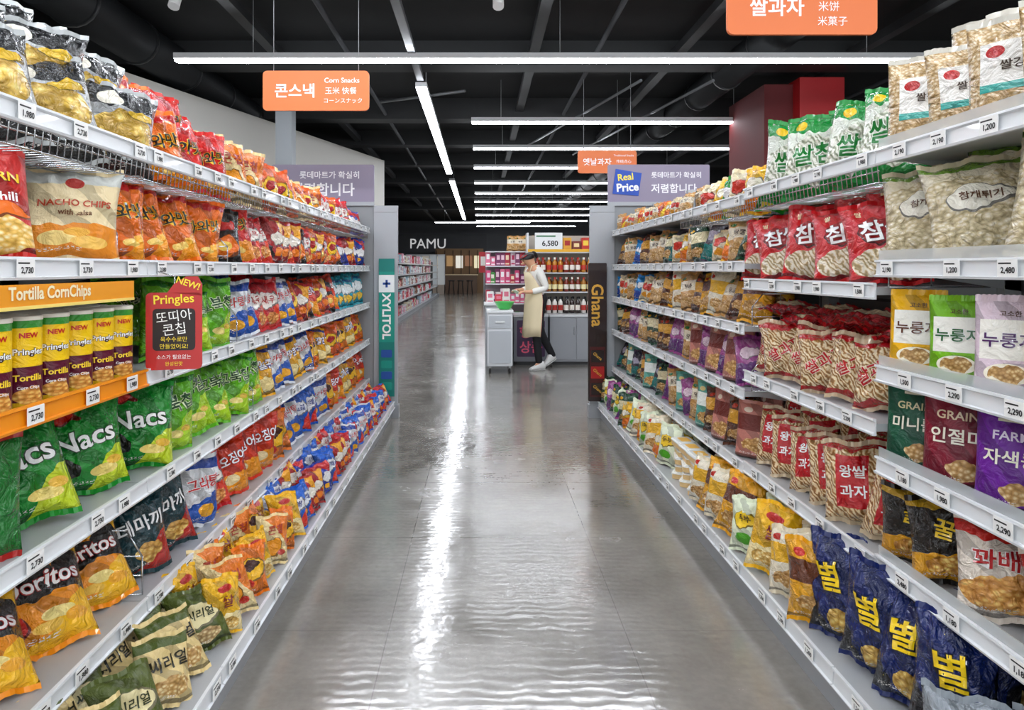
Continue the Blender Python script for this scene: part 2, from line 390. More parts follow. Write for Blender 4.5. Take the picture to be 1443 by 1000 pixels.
design('redsquid', 'orange red snack bag with white lettering', '#e03408', [('half',0,-1,-.34,'#faa010'),('ell',.4,.24,.2,.1,'#fce8b0')], [('오징어',.5,.64,.84,.32,'#ffffff','#7c0c08',.15)], w=.21)
design('bluewhite', 'bright blue snack bag with white oval', '#0c60cc', [('blob',.5,.62,.4,.18,'#f2f6fc'),('half',1,-1,.45,'#e02c14'),('blob',.3,.3,.16,.1,'#fcbc1c')], [('고래',.5,.62,.5,.17,'#102c88',None)], w=.2,h=.26)
design('cereal', 'beige cereal bag with olive band', '#dcc488', [('rect',0,.82,1,1,'#46541c'),('food',.5,.22,.42,.13,'#f0e0ac','#b88840',7)], [('씨리얼',.5,.58,.82,.28,'#1e1e12',None,.12)], w=.21,h=.25,finish='matte',name='cereal_bag')
design('olive', 'olive green cereal bag with cream panel', '#505c24', [('blob',.5,.55,.38,.2,'#e2d6a4'),('food',.5,.18,.34,.1,'#f0e0ac','#a8844c',7)], [('씨리얼',.5,.56,.6,.2,'#222e0c',None)], w=.21,h=.25,finish='matte',name='cereal_bag')
design('yellowplain', 'yellow snack bag with cream lower half', '#f4bc14', [('half',0,-1,-.36,'#f4e0a4'),('food',.5,.18,.34,.11,'#fbecb0','#d8a440',7),('ell',.5,.84,.2,.07,'#c01c10')], [('쌀',.5,.6,.4,.22,'#7a1e0a',None)], w=.2,h=.27)
# ---- designs (right)
NR = 'rice_cracker_bag'
design('tanlabel', 'clear pouch of nuts with white and teal label', '#c0a878', [('food',.5,.3,.9,.9,'#efe0c0','#b48c50',9),('rect',.14,.36,.86,.8,'#f0ede6'),('rect',.14,.3,.86,.38,'#3ca89e'),('ell',.3,.7,.1,.06,'#c01c1c')], [('쌀강정',.52,.55,.55,.1,'#3c2c1e',None)], w=.2,h=.27,kind='pouch',finish='clear',seal='#c8c4b8',name='nut_pouch',cat='pouch')
design('greenrice', 'white rice cracker bag with green top and lettering', '#e0e8d8', [('sticks',.5,.25,.6,.5,'#f6f5ea','#c4cdb0',7),('half',0,1,.8,'#068c34'),('half',0,-1,-.12,'#068c34'),('ell',.25,.88,.1,.06,'#f0c81c')], [('쌀참',.5,.5,.78,.38,'#047428','#f4f8ee',.1)], w=.24,h=.34,t=.1,finish='clear',seal='#0c8434',name=NR)
design('redrice', 'red and white rice cracker bag with white lettering', '#cf0c18', [('sticks',.5,.22,.46,.2,'#f8eeda','#d8bc88',8),('blob',.5,.64,.34,.16,'#9c0a12')], [('참쌀',.5,.64,.74,.28,'#ffffff','#780810',.12),('쌀',.2,.88,.16,.08,'#ffe8c0',None)], w=.25,h=.30,t=.1,finish='clear',name=NR)
design('puff', 'large cream puffed rice bag with brown lettering', '#dcd0b0', [('food',.5,.3,.8,.55,'#f4ecd8','#d0bc8c',8),('half',0,1,.92,'#6c9430'),('blob',.5,.6,.32,.13,'#f6f1e2')], [('참깨튀기',.5,.6,.58,.09,'#583414',None)], w=.25,h=.3,finish='clear',name=NR)
for k, c, a, t in (('nury', '#f4b808', 'yellow', '#5c2c0c'), ('nurg', '#78bc14', 'green', '#0f5a20'), ('nurp', '#e4cfdc', 'pale pink', '#4c1e5c')):
    design(k, '%s scorched rice snack pouch with white panel' % a, c, [('rect',.08,.36,.92,.8,'#f8f5ec'),('rect',.08,.34,.92,.37,c),('half',0,-1,-.08,shade(c,.8)),('ell',.5,.22,.34,.11,'#fbf4e0'),('food',.5,.22,.28,.085,'#f0d8a0','#b8843c',9)], [('누룽지',.48,.58,.8,.22,t,'#ffffff'),('고소한',.5,.87,.4,.06,'#4c2c12',None)], w=.14,h=.235,t=.05,kind='pouch',finish='matte',name='snack_pouch',cat='pouch')
for k, c, a, t1, t2, sc_ in (('graing', '#06543a', 'dark green', 'GRAIN', '미니롤', '#d9cfa0'), ('grainr', '#800c2a', 'crimson', 'GRAIN', '인절미', '#e9cfae'), ('grainp', '#6c1c98', 'purple', 'FARM', '자색콩', '#ecdcf4')):
    design(k, '%s grain snack pouch with pale lettering' % a, c, [('food',.6,.18,.26,.09,'#f8e4b4','#b88440',7),('rect',.3,.88,.7,.91,'#e8e0c8')], [(t1,.48,.74,.76,.09,sc_,None),(t2,.48,.52,.8,.17,'#f4eedc',None)], w=.16,h=.262,t=.08,kind='pouch',finish='matte',name='snack_pouch',cat='pouch')
design('cracker', 'clear rice cracker pack with red lettering', '#d8a868', [('sticks',.5,.5,.9,.9,'#f4e0b8','#c08848',8),('half',0,1,.9,'#b8141c'),('half',0,-1,-.08,'#b8141c'),('half',1,-1,.62,'#d8505c')], [('쌀과자',.5,.52,.86,.54,'#c00c18','#fff2e0',.5)], w=.2,h=.24,t=.12,finish='clear',seal='#d8c4a4',name='cracker_pack',cat='cracker pack')
design('cracker2', 'clear royal rice cracker pack with red label', '#d4a464', [('sticks',.5,.5,.9,.9,'#f4dcb0','#bc8040',8),('rect',.24,.18,.76,.87,'#c4101c'),('half',0,1,.95,'#b8141c')], [('왕쌀',.5,.66,.46,.2,'#ffffff',None),('과자',.5,.4,.46,.2,'#ffffff',None)], w=.2,h=.27,t=.12,finish='clear',seal='#d8c4a4',name='cracker_pack',cat='cracker pack')
design('redflat', 'flat red cracker packet lying on its side', '#c80e1a', [('blob',.5,.5,.36,.22,'#f4e0bc')], [], w=.22,h=.16,t=.045,finish='clear',name='cracker_pack',cat='cracker pack')
design('blackyellow', 'black snack bag with yellow pretzel picture', '#17110d', [('half',0,-1,-.34,'#d8980c'),('food',.5,.2,.34,.12,'#fbe07c','#b87414',6),('half',0,1,.9,'#b89018')], [('꿀별',.5,.62,.6,.24,'#f4cc30',None,-.25)], w=.22,h=.24)
design('honeytwist', 'white and red snack bag with golden twists', '#f0e4d6', [('food',.5,.26,.5,.2,'#ffd880','#d88c30',6),('half',0,1,.84,'#cc2018')], [('꽈배기',.5,.62,.8,.26,'#b8141c','#ffffff')], w=.2,h=.24)
design('navystar', 'navy blue snack bag with yellow star lettering', '#0a2060', [('half',-1,-1,-.45,'#0c0c14'),('half',1,-.3,.78,'#0c0c14'),('food',.62,.17,.26,.1,'#fbe084','#c8942c',6),('dots','#f6e27a',7,.035)], [('별',.45,.6,.6,.3,'#ffd81c','#060c20',.1)], w=.19,h=.315,t=.1)
design('silvergrey', 'silver grey snack bag with blue emblem', '#98a0a8', [('blob',.5,.55,.3,.16,'#243f88'),('blob',.5,.2,.4,.1,'#d8d2c2')], w=.2,h=.2)
def simple(key, desc, base, acc, w=.18, h=.24, fin='foil', kind='pillow', nm='nut_bag', cat='snack bag', txt=None, style=0, c3='#c8241a'):
    st = [[('blob',.5,.62,.34,.15,acc),('ell',.5,.24,.26,.11,c3)],
          [('rect',-.1,.5,1.1,.8,acc),('food',.5,.25,.34,.13,'#f4dca8','#bc8438',8),('ell',.25,.88,.1,.05,c3)],
          [('half',1,-1,.1,acc),('blob',.4,.62,.26,.12,c3)],
          [('half',0,-1,-.42,c3),('blob',.5,.66,.3,.12,acc),('dots',shade(base, .7),10,.12)]][style]
    design(key, desc, base, st, [(txt,.5,.64,.5,.14,'#3a2014',None)] if txt else [], w=w, h=h, finish=fin, kind=kind, name=nm, cat=cat)
simple('tan', 'tan nut snack bag with cream panel', '#c89450', '#f2e6cc', fin='clear', txt='땅콩', style=1, c3='#1c6428')
simple('brown', 'brown snack bag with gold panel', '#5c2c10', '#e0a430', style=1, c3='#c02c10')
simple('pinkpurple', 'pink purple snack bag with pale panel', '#983c84', '#e8ccdc', fin='clear', style=3, c3='#5c246c')
simple('dustyrose', 'dusty rose pouch with brown panel', '#c47c70', '#6c241c', kind='pouch', fin='matte', w=.21, h=.27, nm='snack_pouch', cat='pouch', style=1, c3='#f0dcc8')
simple('bottle', 'bottle green snack bag with cream panel', '#0c442a', '#ece0b4', style=1, c3='#dca010')
simple('seafoam', 'pale teal pouch with white panel', '#5ca898', '#f0f6f0', kind='pouch', fin='matte', w=.2, h=.26, nm='snack_pouch', cat='pouch', style=1, c3='#dcc484')
simple('yellowsmall', 'small yellow snack bag with white panel', '#f4bc10', '#fdf6e0', w=.15, h=.2, nm='sweet_bag', style=3, c3='#e87408')
simple('creamsmall', 'small cream snack bag with red panel', '#ecdcb4', '#c8280f', w=.15, h=.2, nm='sweet_bag', style=0, c3='#dc9018')
simple('greensmall', 'small green snack bag with yellow panel', '#148c24', '#f4e048', w=.15, h=.2, nm='sweet_bag', style=2, c3='#ffffff')
simple('skyblue', 'sky blue wafer packet with white panel', '#1c94e0', '#f6fafc', w=.15, h=.2, nm='sweet_bag', style=3, c3='#0c40a0')
simple('orangesmall', 'small orange packet with yellow panel', '#ec7408', '#fcd430', w=.15, h=.2, nm='sweet_bag', style=2)
simple('noodle', 'white green bean snack bag with yellow panel', '#e4ecd0', '#f0c82c', fin='matte', w=.18, h=.24, txt='두부', style=0, c3='#4ca020')
simple('goldbag', 'golden yellow snack bag with brown panel', '#eca80c', '#602c0c', w=.2, h=.27, style=1, c3='#c8240f')
simple('palewrap', 'pale wrapped snack pack with yellow panel', '#e8dcc0', '#ecb41c', fin='clear', w=.19, h=.25, style=1, c3='#b8200f')
simple('darkgrape', 'dark plum snack bag with grey panel', '#281634', '#b0a8bc', w=.18, h=.24, style=3, c3='#087470')

# ---------------------------------------------------------------- shelving
steel = mat('#b4b7ba', .35, .15); white = mat('#e6e9ec', .3, .0, coat=.3); panel = mat('#5c5f62', .5, .2)
chrome = mat('#c4c6c8', .18, .95); tagw = mat('#fbfbf9', .5); ink = mat('#1c1c1e', .5)
clearp = mat('#e8eef0', .1, 0, coat=.5, alpha=.35); kick = mat('#9a9da1', .4, .2); orange_strip = mat('#f39408', .45)
TAGS = {}
def tag_mesh(num):
    if num not in TAGS:
        a = MB(); a.rrect(-.030, -.021, .030, .021, .002, -.0012, 0, 0)
        a.text(num, .003, -.005, .044, .016, -.0022, 1, 0, .03); a.box(-.026, -.0016, .010, .012, -.0012, .0135, 1)
        TAGS[num] = a.mesh('price_tag', [tagw, ink])
    return TAGS[num]
LIP = {-1: 1.03, 1: 1.22}; BASE = {-1: .80, 1: 1.09}; DEP = .42
def rail(s, x, y0, y1, z, parent, m=white, hh=.026):
    poly = [(0,-hh),(.012,-hh),(.014,-hh+.006),(.006,-hh+.008),(.003,hh-.01),(.011,hh-.006),(.010,hh),(0,hh)]
    a = MB(); a.prism([(s*(x)-s*p[0], z+p[1]) for p in poly], 'y', y0+.003, y1-.003)
    return a.build('price_rail', m, parent)
def tags(s, x, y0, y1, z, parent, nums, n=5):
    for i in range(n):
        y = y0+(y1-y0)*(i+.5+random.uniform(-.25, .25))/n
        o = bpy.data.objects.new('price_tag', tag_mesh(random.choice(nums))); COL.objects.link(o); o.parent = parent
        o.location = (s*x-s*.0125, y, z); o.rotation_euler = (0, 0, -s*PI/2)
def bay(s, y0, y1, zs, nums, label, wire=(), riser=False, orange=()):
    xl = LIP[s]; xb = xl+DEP
    root = empty('shelving_unit', (0, 0, 0), label, 'shelving unit', 'supermarket shelving units')
    a = MB(); a.box(s*xb, y0, .02, s*(xb+.02), y1, 1.95)
    for k in range(18):
        zz = .2+k*.095
        a.box(s*(xb-.002), y0+.05, zz, s*xb, y1-.05, zz+.012, 1)
    a.build('back_panel', [panel, mat('#303234', .6)], root)
    for yy in (y0, y1-.03):
        MB().box(s*(xb-.05), yy, 0, s*xb, yy+.03, 1.98).build('upright', steel, root)
    b = MB(); b.box(s*BASE[s], y0, .13, s*xb, y1, .155); b.box(s*(BASE[s]+.02), y0, 0, s*(BASE[s]+.04), y1, .13, 1)
    bo = b.build('base_deck', [steel, kick], root)
    rail(s, BASE[s], y0, y1, .125, bo, white, .03); tags(s, BASE[s], y0, y1, .125, bo, nums)
    for i, z in enumerate(zs):
        if i in wire:
            a = MB()
            n = int((y1-y0)/.03)
            for k in range(n+1):
                y = y0+.01+(y1-y0-.02)*k/n
                a.tube([(s*(xl+.004), y, z), (s*(xl+.012), y, z-.075), (s*(xb-.02), y, z-.085), (s*(xb-.02), y, z+.05)], .0017, 4)
            for xx, zz in ((xl+.01, z-.04), (xl+.012, z-.075), (xl+.15, z-.08), (xl+.28, z-.083), (xb-.02, z-.085), (xb-.02, z+.05)):
                a.tube([(s*xx, y0+.005, zz), (s*xx, y1-.005, zz)], .0026, 5)
            so = a.build('wire_basket', chrome, root)
        else:
            a = MB(); a.box(s*(xl+.001), y0+.002, z-.012, s*xb, y1-.002, z+.012)
            for yy in (y0+.01, y1-.03): a.prism([(s*xb, z-.012), (s*(xl+.06), z-.012), (s*(xb), z-.07)], 'y', yy, yy+.012, 0)
            so = a.build('shelf', steel, root)
        rail(s, xl, y0, y1, z, so, orange_strip if i in orange else white)
        tags(s, xl, y0, y1, z, so, nums)
        if riser:
            MB().box(s*xl-s*.001, y0+.01, z+.026, s*xl+s*.002, y1-.01, z+.055).build('clear_riser', clearp, so)
    return root
ZL = [1.73, 1.38, 1.045, .71, .345]
ys = [1.05, 2.10, 3.15, 4.20, 5.25, 6.30]
bn = ['nearest', 'second nearest', 'middle', 'second farthest', 'farthest']
numsL = ['1,980', '2,730', '1,980', '2,380']; numsR = ['1,980', '2,190', '2,290', '2,480', '1,500', '1,200', '1,180']
for i in range(5):
    bay(-1, ys[i], ys[i+1], ZL, numsL if i else ['2,730', '1,980'], 'white metal shelving unit on left of aisle, %s to the viewer' % bn[i], wire=(0,), orange=(2,) if i == 0 else ())
ZRn = [1.72, 1.38, 1.06, .78, .48]; ZRm = [1.72, 1.31, .89, .47]; ZRf = [1.70, 1.39, 1.10, .80, .46]
for i in range(5):
    z = ZRn if i == 0 else ZRm if i == 1 else ZRf
    bay(1, ys[i], ys[i+1], z, numsR, 'white metal shelving unit on right of aisle, %s to the viewer' % bn[i], wire=(0,) if i in (1, 2) else (), riser=(i == 0))

# ---------------------------------------------------------------- fill rows
rown = {-1: ['top left shelf', 'second left shelf', 'third left shelf', 'fourth left shelf', 'fifth left shelf', 'bottom left deck'],
        1: ['top right shelf', 'second right shelf', 'third right shelf', 'fourth right shelf', 'fifth right shelf', 'bottom right deck']}
LIM = [4.3, 3.2, 3.6, 4.5, 4.6, 6.4]
def fill(s, r, y0, y1, keys, z, x=None, yaw=None, layers=2, lift=.035, run=3, hs=1.0, tilt=10, back=.12, step=None, jit=1.0):
    keys = keys if isinstance(keys, (list, tuple)) else [keys]
    xx0 = (x if x is not None else LIP[s])
    for ly in range(layers):
        y = y0+ly*.06; i = 0
        while y < y1-.04:
            if ly and y > LIM[r]: break
            key = keys[(i//run) % len(keys)]; D = DES[key]
            w = D['w']*hs
            nearish = y < 3.2
            ya = yaw if yaw is not None else (38 if nearish else 28)
            st = step if step is not None else (.96 if nearish else .82)
            if ly: st = .88; ya -= 8
            ps = ya+random.uniform(-13, 13)*jit
            cx = xx0+.008+D['t']*hs/2*math.cos(R(ps))+w/2*math.sin(R(ps))*.66+ly*back+random.uniform(0, .016)*jit
            rz = (PI/2-R(ps)) if s < 0 else -(PI/2-R(ps))
            rx = -R(tilt+random.uniform(-7, 11)*jit)
            if D['kind'] == 'pouch': rx *= .35
            e = Euler((rx, R(random.uniform(-9, 9)*jit)*(.4 if D['kind'] == 'pouch' else 1), rz), 'XYZ')
            zz = z+.002+ly*lift+D['t']*hs*.5*abs(math.sin(rx))*.15+random.uniform(0, .012)*jit*(0 if ly == 0 else 1)
            place(key, (s*cx, y+w*.41, zz), e, rown[s][r], ly, scale=hs*random.uniform(.95, 1.07))
            y += w*st*random.uniform(.88, 1.12); i += 1
zb = -.07
# left
z = ZL[0]+zb
fill(-1,0,1.50,2.12,'chipclear',z,lift=.10,layers=3,yaw=48,step=.95)
fill(-1,0,2.12,2.95,['orangebrush','redbrush'],z,run=2,lift=.11)
fill(-1,0,2.95,3.7,['creamorange','smallorange'],z,lift=.06,run=2)
fill(-1,0,3.7,4.6,['smallorange','creamorange'],z,run=2)
fill(-1,0,4.6,5.6,['redwhite','smallorange'],z,run=2)
fill(-1,0,5.6,6.2,'bluered',z)
z = ZL[1]+.012
fill(-1,1,1.44,1.54,'popcorn',z,layers=1,yaw=52,jit=0)
fill(-1,1,1.78,1.88,'nacho',z,layers=1,yaw=54,jit=0)
fill(-1,1,2.01,2.85,'orangebrush',z,layers=2)
fill(-1,1,2.88,3.2,['darkorange','redbrush'],z,run=1)
fill(-1,1,3.2,3.9,['redwhite','redmix'],z,run=2)
fill(-1,1,3.9,5.3,['redmix','darkorange','redwhite','smallorange'],z,run=1)
fill(-1,1,5.3,6.2,['bluered','redmix'],z,run=2)
z = ZL[2]+.012
fill(-1,2,2.32,2.95,'lightgreen',z)
fill(-1,2,2.98,3.95,['whiteblue','redwhite'],z,run=2)
fill(-1,2,3.95,5.1,['smallorange','redmix','darkorange','redsquid'],z,run=1)
fill(-1,2,5.1,6.2,'teal',z)
z = ZL[3]+.012
fill(-1,3,1.40,1.50,'redgreen',z,yaw=50)
fill(-1,3,1.62,2.3,'darkgreen',z,yaw=50,step=1.05)
fill(-1,3,2.34,3.2,'lightgreen',z)
fill(-1,3,3.2,4.3,['yellowblue','whiteblue'],z,run=2)
fill(-1,3,4.3,6.2,['orangeyellow','yellowblue','smallorange'],z,run=2)
z = ZL[4]+.012
fill(-1,4,1.45,2.08,'tortilla',z-.0,yaw=48,layers=2,back=.15,step=.9,tilt=30,lift=.0)
fill(-1,4,2.18,2.6,'darkteal',z)
fill(-1,4,2.6,2.95,['whiteblue','redwhite'],z,run=1)
fill(-1,4,2.98,3.8,['redsquid','orangeyellow'],z,run=3)
fill(-1,4,3.8,4.7,['whiteblue','bluewhite'],z,run=2)
fill(-1,4,4.7,6.2,['orangeyellow','redsquid','yellowblue'],z,run=2)
z = .157; xb = BASE[-1]-.02
B5 = dict(x=xb, layers=3, back=.14, lift=.0, hs=.74, tilt=16)
fill(-1,5,1.50,2.2,['cereal','olive','cereal'],z,run=1,x=BASE[-1]-.01,layers=3,back=.14,lift=.0,tilt=30,step=.9,hs=.78)
fill(-1,5,2.2,3.1,['yellowplain','creamorange','orangeyellow'],z,run=1,**B5)
fill(-1,5,3.1,4.2,['bluewhite','redmix','bluered'],z,run=2,**B5)
B5['layers'] = 2
fill(-1,5,4.2,5.3,['redwhite','bluewhite','whiteblue'],z,run=1,**B5)
fill(-1,5,5.3,6.2,['redmix','bluewhite','redwhite'],z,run=1,**B5)
# right
fill(1,0,1.42,2.02,'tanlabel',ZRn[0]+.012,yaw=48,step=.85,lift=.06)
fill(1,0,2.1,2.95,'greenrice',ZRm[0]+zb,yaw=50,step=1.0,lift=.02)
fill(1,0,2.98,3.9,['greensmall','yellowsmall','creamsmall'],ZRf[0]+zb,run=1,hs=1.2)
fill(1,0,4.2,6.2,['tan','creamsmall','yellowsmall','orangesmall'],ZRf[0]+.012,run=2,hs=.62)
fill(1,1,1.42,2.02,'puff',ZRn[1]+.012,step=.95,yaw=50)
fill(1,1,2.12,3.1,'redrice',ZRm[1]+.012,lift=.06,yaw=50,step=.95)
fill(1,1,3.18,4.8,['bottle','tan','yellowsmall','creamsmall','darkgrape'],ZRf[1]+.012,run=1)
fill(1,1,4.8,6.2,['tan','brown','skyblue'],ZRf[1]+.012,run=2)
z = ZRn[2]+.012
for yy, k in ((1.42,'nury'),(1.595,'nurp'),(1.77,'nurg'),(1.945,'nury')):
    fill(1,2,yy,yy+.1,k,z,yaw=44,layers=2,jit=.25,lift=.0,back=.1)
fill(1,2,2.16,3.1,'cracker',ZRm[2]+.012,lift=.04,yaw=44,step=.84)
fill(1,2,3.18,4.8,['goldbag','brown','tan','palewrap'],ZRf[2]+.012,run=1)
fill(1,2,4.8,6.2,['tan','creamsmall','skyblue'],ZRf[2]+.012,run=2)
z = ZRn[3]+.012
for yy, k in ((1.40,'graing'),(1.60,'grainp'),(1.79,'grainr'),(1.975,'graing')):
    fill(1,3,yy,yy+.1,k,z,yaw=44,layers=2,jit=.3,lift=0,back=.11)
fill(1,3,2.12,3.1,'cracker2',ZRm[3]+.012,lift=.05,yaw=42,step=.82)
fill(1,3,3.18,4.0,['pinkpurple','dustyrose'],ZRf[3]+.012,run=1)
fill(1,3,4.0,6.2,['tan','pinkpurple','brown','bottle'],ZRf[3]+.012,run=2)
fill(1,4,1.40,1.78,'honeytwist',ZRn[4]+.012,yaw=50,layers=3,back=.1)
fill(1,4,1.80,2.10,'blackyellow',ZRn[4]+.012,yaw=50,step=.8,layers=3,back=.1)
fill(1,4,3.18,3.8,['dustyrose','brown'],ZRf[4]+.012,run=1)
fill(1,4,3.8,4.6,['seafoam','tan','pinkpurple'],ZRf[4]+.012,run=1)
fill(1,4,4.6,6.2,['brown','bottle','darkgrape','seafoam'],ZRf[4]+.012,run=1)
z = .157; B6 = dict(x=BASE[1]-.03, layers=4, back=.13, lift=.0)
fill(1,5,1.35,1.62,'silvergrey',z,**B6)
fill(1,5,1.66,2.22,'navystar',z,yaw=38,step=.88,x=BASE[1]+.0,layers=3,back=.12,lift=.0)
fill(1,5,2.24,3.3,['goldbag','palewrap','yellowplain','noodle'],z,run=1,**B6)
fill(1,5,3.3,3.65,['goldbag','palewrap'],z,run=1,**B6)
B6['layers'] = 3
fill(1,5,4.15,5.2,['noodle','yellowsmall','palewrap'],z,run=1,**B6)
fill(1,5,5.2,6.2,['bottle','pinkpurple','noodle'],z,run=1,**B6)
for i in range(9):
    y = 2.2+i*.105
    place('redflat', (1.33+.04*(i % 2), y, 1.15+.02*(i % 3)), Euler((-R(80), 0, -R(75+random.uniform(-25, 25)))), rown[1][2], 0, near=True)
# white lidded trays
tm = MB(); tm.rrect(-.08, -.055, .08, .055, .02, 0, .028, 0, 'z')
lidm = MB(); lidm.rrect(-.084, -.059, .084, .059, .022, .028, .034, 0, 'z'); lidm.rrect(-.07, -.046, .07, .046, .018, .034, .042, 0, 'z'); lidm.rrect(-.045, -.03, .045, .03, .01, .042, .0432, 1, 'z')
tme = tm.mesh('tray', [mat('#e0c088', .5, bump=.5)]); lme = lidm.mesh('lid', [mat('#f8faf8', .25, coat=.4), mat('#e9b44c', .5)])
for c in range(3):
    for k in range(5):
        t = empty('snack_tray', (1.2+.01*(k % 2), 3.72+c*.15, .157+k*.0435), 'white lidded snack tray, %s from bottom in %s stack along bottom right deck' % (ORD[k], ORD[c]), 'snack tray', 'lidded trays on the bottom right deck', R(60+8*k))
        for nm, me in (('tray', tme), ('lid', lme)):
            o = bpy.data.objects.new(nm, me); COL.objects.link(o); o.parent = t
# crisp cans
cm = print_mat('#5c0c2c', [('rect',-.1,.46,1.1,1,'#f8cc08'),('rect',-.1,.9,1.1,1,'#2c9028'),('rect',-.1,.0,1.1,.06,'#e0b408'),('food',.5,.13,.14,.1,'#ffe080','#dc8c28',8)], 'matte', auto=False)
ca = MB(); ca.lathe([(.0, 0), (.036, 0), (.037, .003), (.037, .187), (.036, .19)], n=28, uvr=(0, .19))
cbody = ca.mesh('can_body', [cm])
def curved(mb, s, cz, w, h, r, mi, bold=.02, off=.0008):
    vs, fs = text_geo(s, w, h, 0, bold, .008)
    n = mb.add([((r+off)*math.sin(a/r), -(r+off)*math.cos(a/r), cz+b) for a, b in vs])
    for f in fs: mb.f([n+i for i in f], mi)
cmats = [mat('#c9201c', .4), mat('#ffffff', .4), mat('#ffd83a', .4), mat('#3a1a10', .4)]
ctexts = []
for parts in ([('Pringles', .118, .056, .026, 3, .07, .0006), ('Pringles', .118, .056, .026, 1, .02, .0014)], [('Tortilla', .064, .056, .028, 2, .03, .0008)], [('Corn Chips', .042, .042, .011, 1, .02, .0008)], [('NEW', .155, .034, .016, 0, .04, .0008)]):
    a = MB()
    for t_, cz, w_, h_, mi, bo, off in parts: curved(a, t_, cz, w_, h_, .037, mi, bo, off)
    ctexts.append(('printed_lettering', a.mesh('printed_lettering', cmats)))
cl = MB(); cl.lathe([(.0382, .187), (.0382, .195), (.036, .197), (.034, .194), (0, .194)], n=28)
clid = cl.mesh('lid', [mat('#ede9dc', .35)])
for ly in range(3):
    for k in range(7):
        t = empty('crisp_can', (-1.085-ly*.092, 1.40+k*.106+ly*.03, ZL[2]+.012), 'yellow and maroon crisp can, %s in the %s row' % (ORD[k], ['front', 'middle', 'rear'][ly]), 'crisp can', 'crisp cans on the third left shelf', PI/2-R(36+random.uniform(-6, 6)))
        t.scale = (1.16, 1.16, 1.08)
        for nm, me in [('can_body', cbody), ('lid', clid)]+(ctexts if ly == 0 else []):
            o = bpy.data.objects.new(nm, me); COL.objects.link(o); o.parent = t
root = empty('promotional_strip', (-1.018, 1.52, 1.316), 'orange promotional strip with corn chip wording above the cans', 'sign', None, PI/2)
a = MB(); a.box(-.5, -.003, -.028, .48, 0, .028, 0); a.box(-.5, -.0045, -.028, .48, -.003, -.02, 1); a.build('strip', [mat('#f5a01c', .45), mat('#fbe07a', .5)], root)
words(root, mat('#fdf2c8', .5), 'Tortilla CornChips', .1, .004, .46, .038, -.005, 0, 0, .03)
# hanging promotional card
root = empty('hanging_card', (-.955, 2.13, 1.07), 'red and black promotional card hanging beside the crisp cans', 'sign', None, R(12))
a = MB(); a.rrect(-.082, -.005, .082, .235, .015, -.004, 0, 0); a.rrect(-.062, .055, .062, .185, .012, -.0055, -.004, 1); a.prism([(-.02,.235),(.0,.262),(.035,.285),(.070,.285),(.082,.26),(.082,.225)], 'y', -.004, 0, 0)
a.build('card', [mat('#bc0c0a', .35, coat=.3), mat('#1c0a0c', .35)], root)
yl = mat('#ffe23a', .4); wh = mat('#ffffff', .4)
words(root, yl, 'NEW!', .042, .264, .07, .024, -.0068, 0, -.35, .02); words(root, yl, 'Pringles', 0, .211, .13, .036, -.0068, 0, .05, .015)
words(root, wh, '또띠아', 0, .162, .105, .036, -.0068, 0, .12, 0); words(root, wh, '콘칩', 0, .122, .09, .036, -.0068, 0, .12, 0)
words(root, yl, '옥수수로만', 0, .09, .1, .016, -.0068, 0, 0, 0); words(root, yl, '만들었어요!', 0, .068, .1, .016, -.0068, 0, 0, 0); words(root, wh, '소스가 필요없는', 0, .035, .12, .014, -.0068, 0, 0, 0); words(root, yl, '완성된맛', 0, .014, .1, .013, -.0068, 0, 0, 0)
MB().tube([(0, 0, .23), (0, .004, .285), (-.05, .01, .30)], .002).build('hook', chrome, root)

# wire dividers
def divider(s, y, z, x0, lab, hgt=.16):
    a = MB()
    p = lambda d, zz: (s*(x0+d), y, z+zz)
    a.tube([p(.03, .0), p(.03, hgt*.6), p(.08, hgt), p(.34, hgt), p(.34, 0), p(.03, 0)], .0026, 6)
    for k in (.3, .6): a.tube([p(.03, hgt*k), p(.34, hgt*k)], .002, 5)
    a.tube([p(.16, 0), p(.16, hgt)], .002, 5)
    tag(a.build('wire_divider', chrome), lab, 'wire divider', 'wire shelf dividers')
for s, nm, lst in ((-1, 'left', [(1.99, 1, .15), (2.86, 1, .13), (2.97, 2, .18), (3.18, 3, .15), (2.14, 4, .2), (4.3, 3, .15)]), (1, 'right', [(3.14, 2, .15), (3.15, 3, .15), (2.09, 1, .18)])):
    for i, (y, r, hg) in enumerate(lst):
        zz = ZL[r]+.013 if s < 0 else ZRf[r]+.013 if y > 3 else ZRm[r]+.013
        divider(s, y, zz, LIP[s], 'chrome wire divider between bags, %s along the %s' % (ORD[sum(1 for q in lst[:i] if q[1] == r)], rown[s][r]), hg)

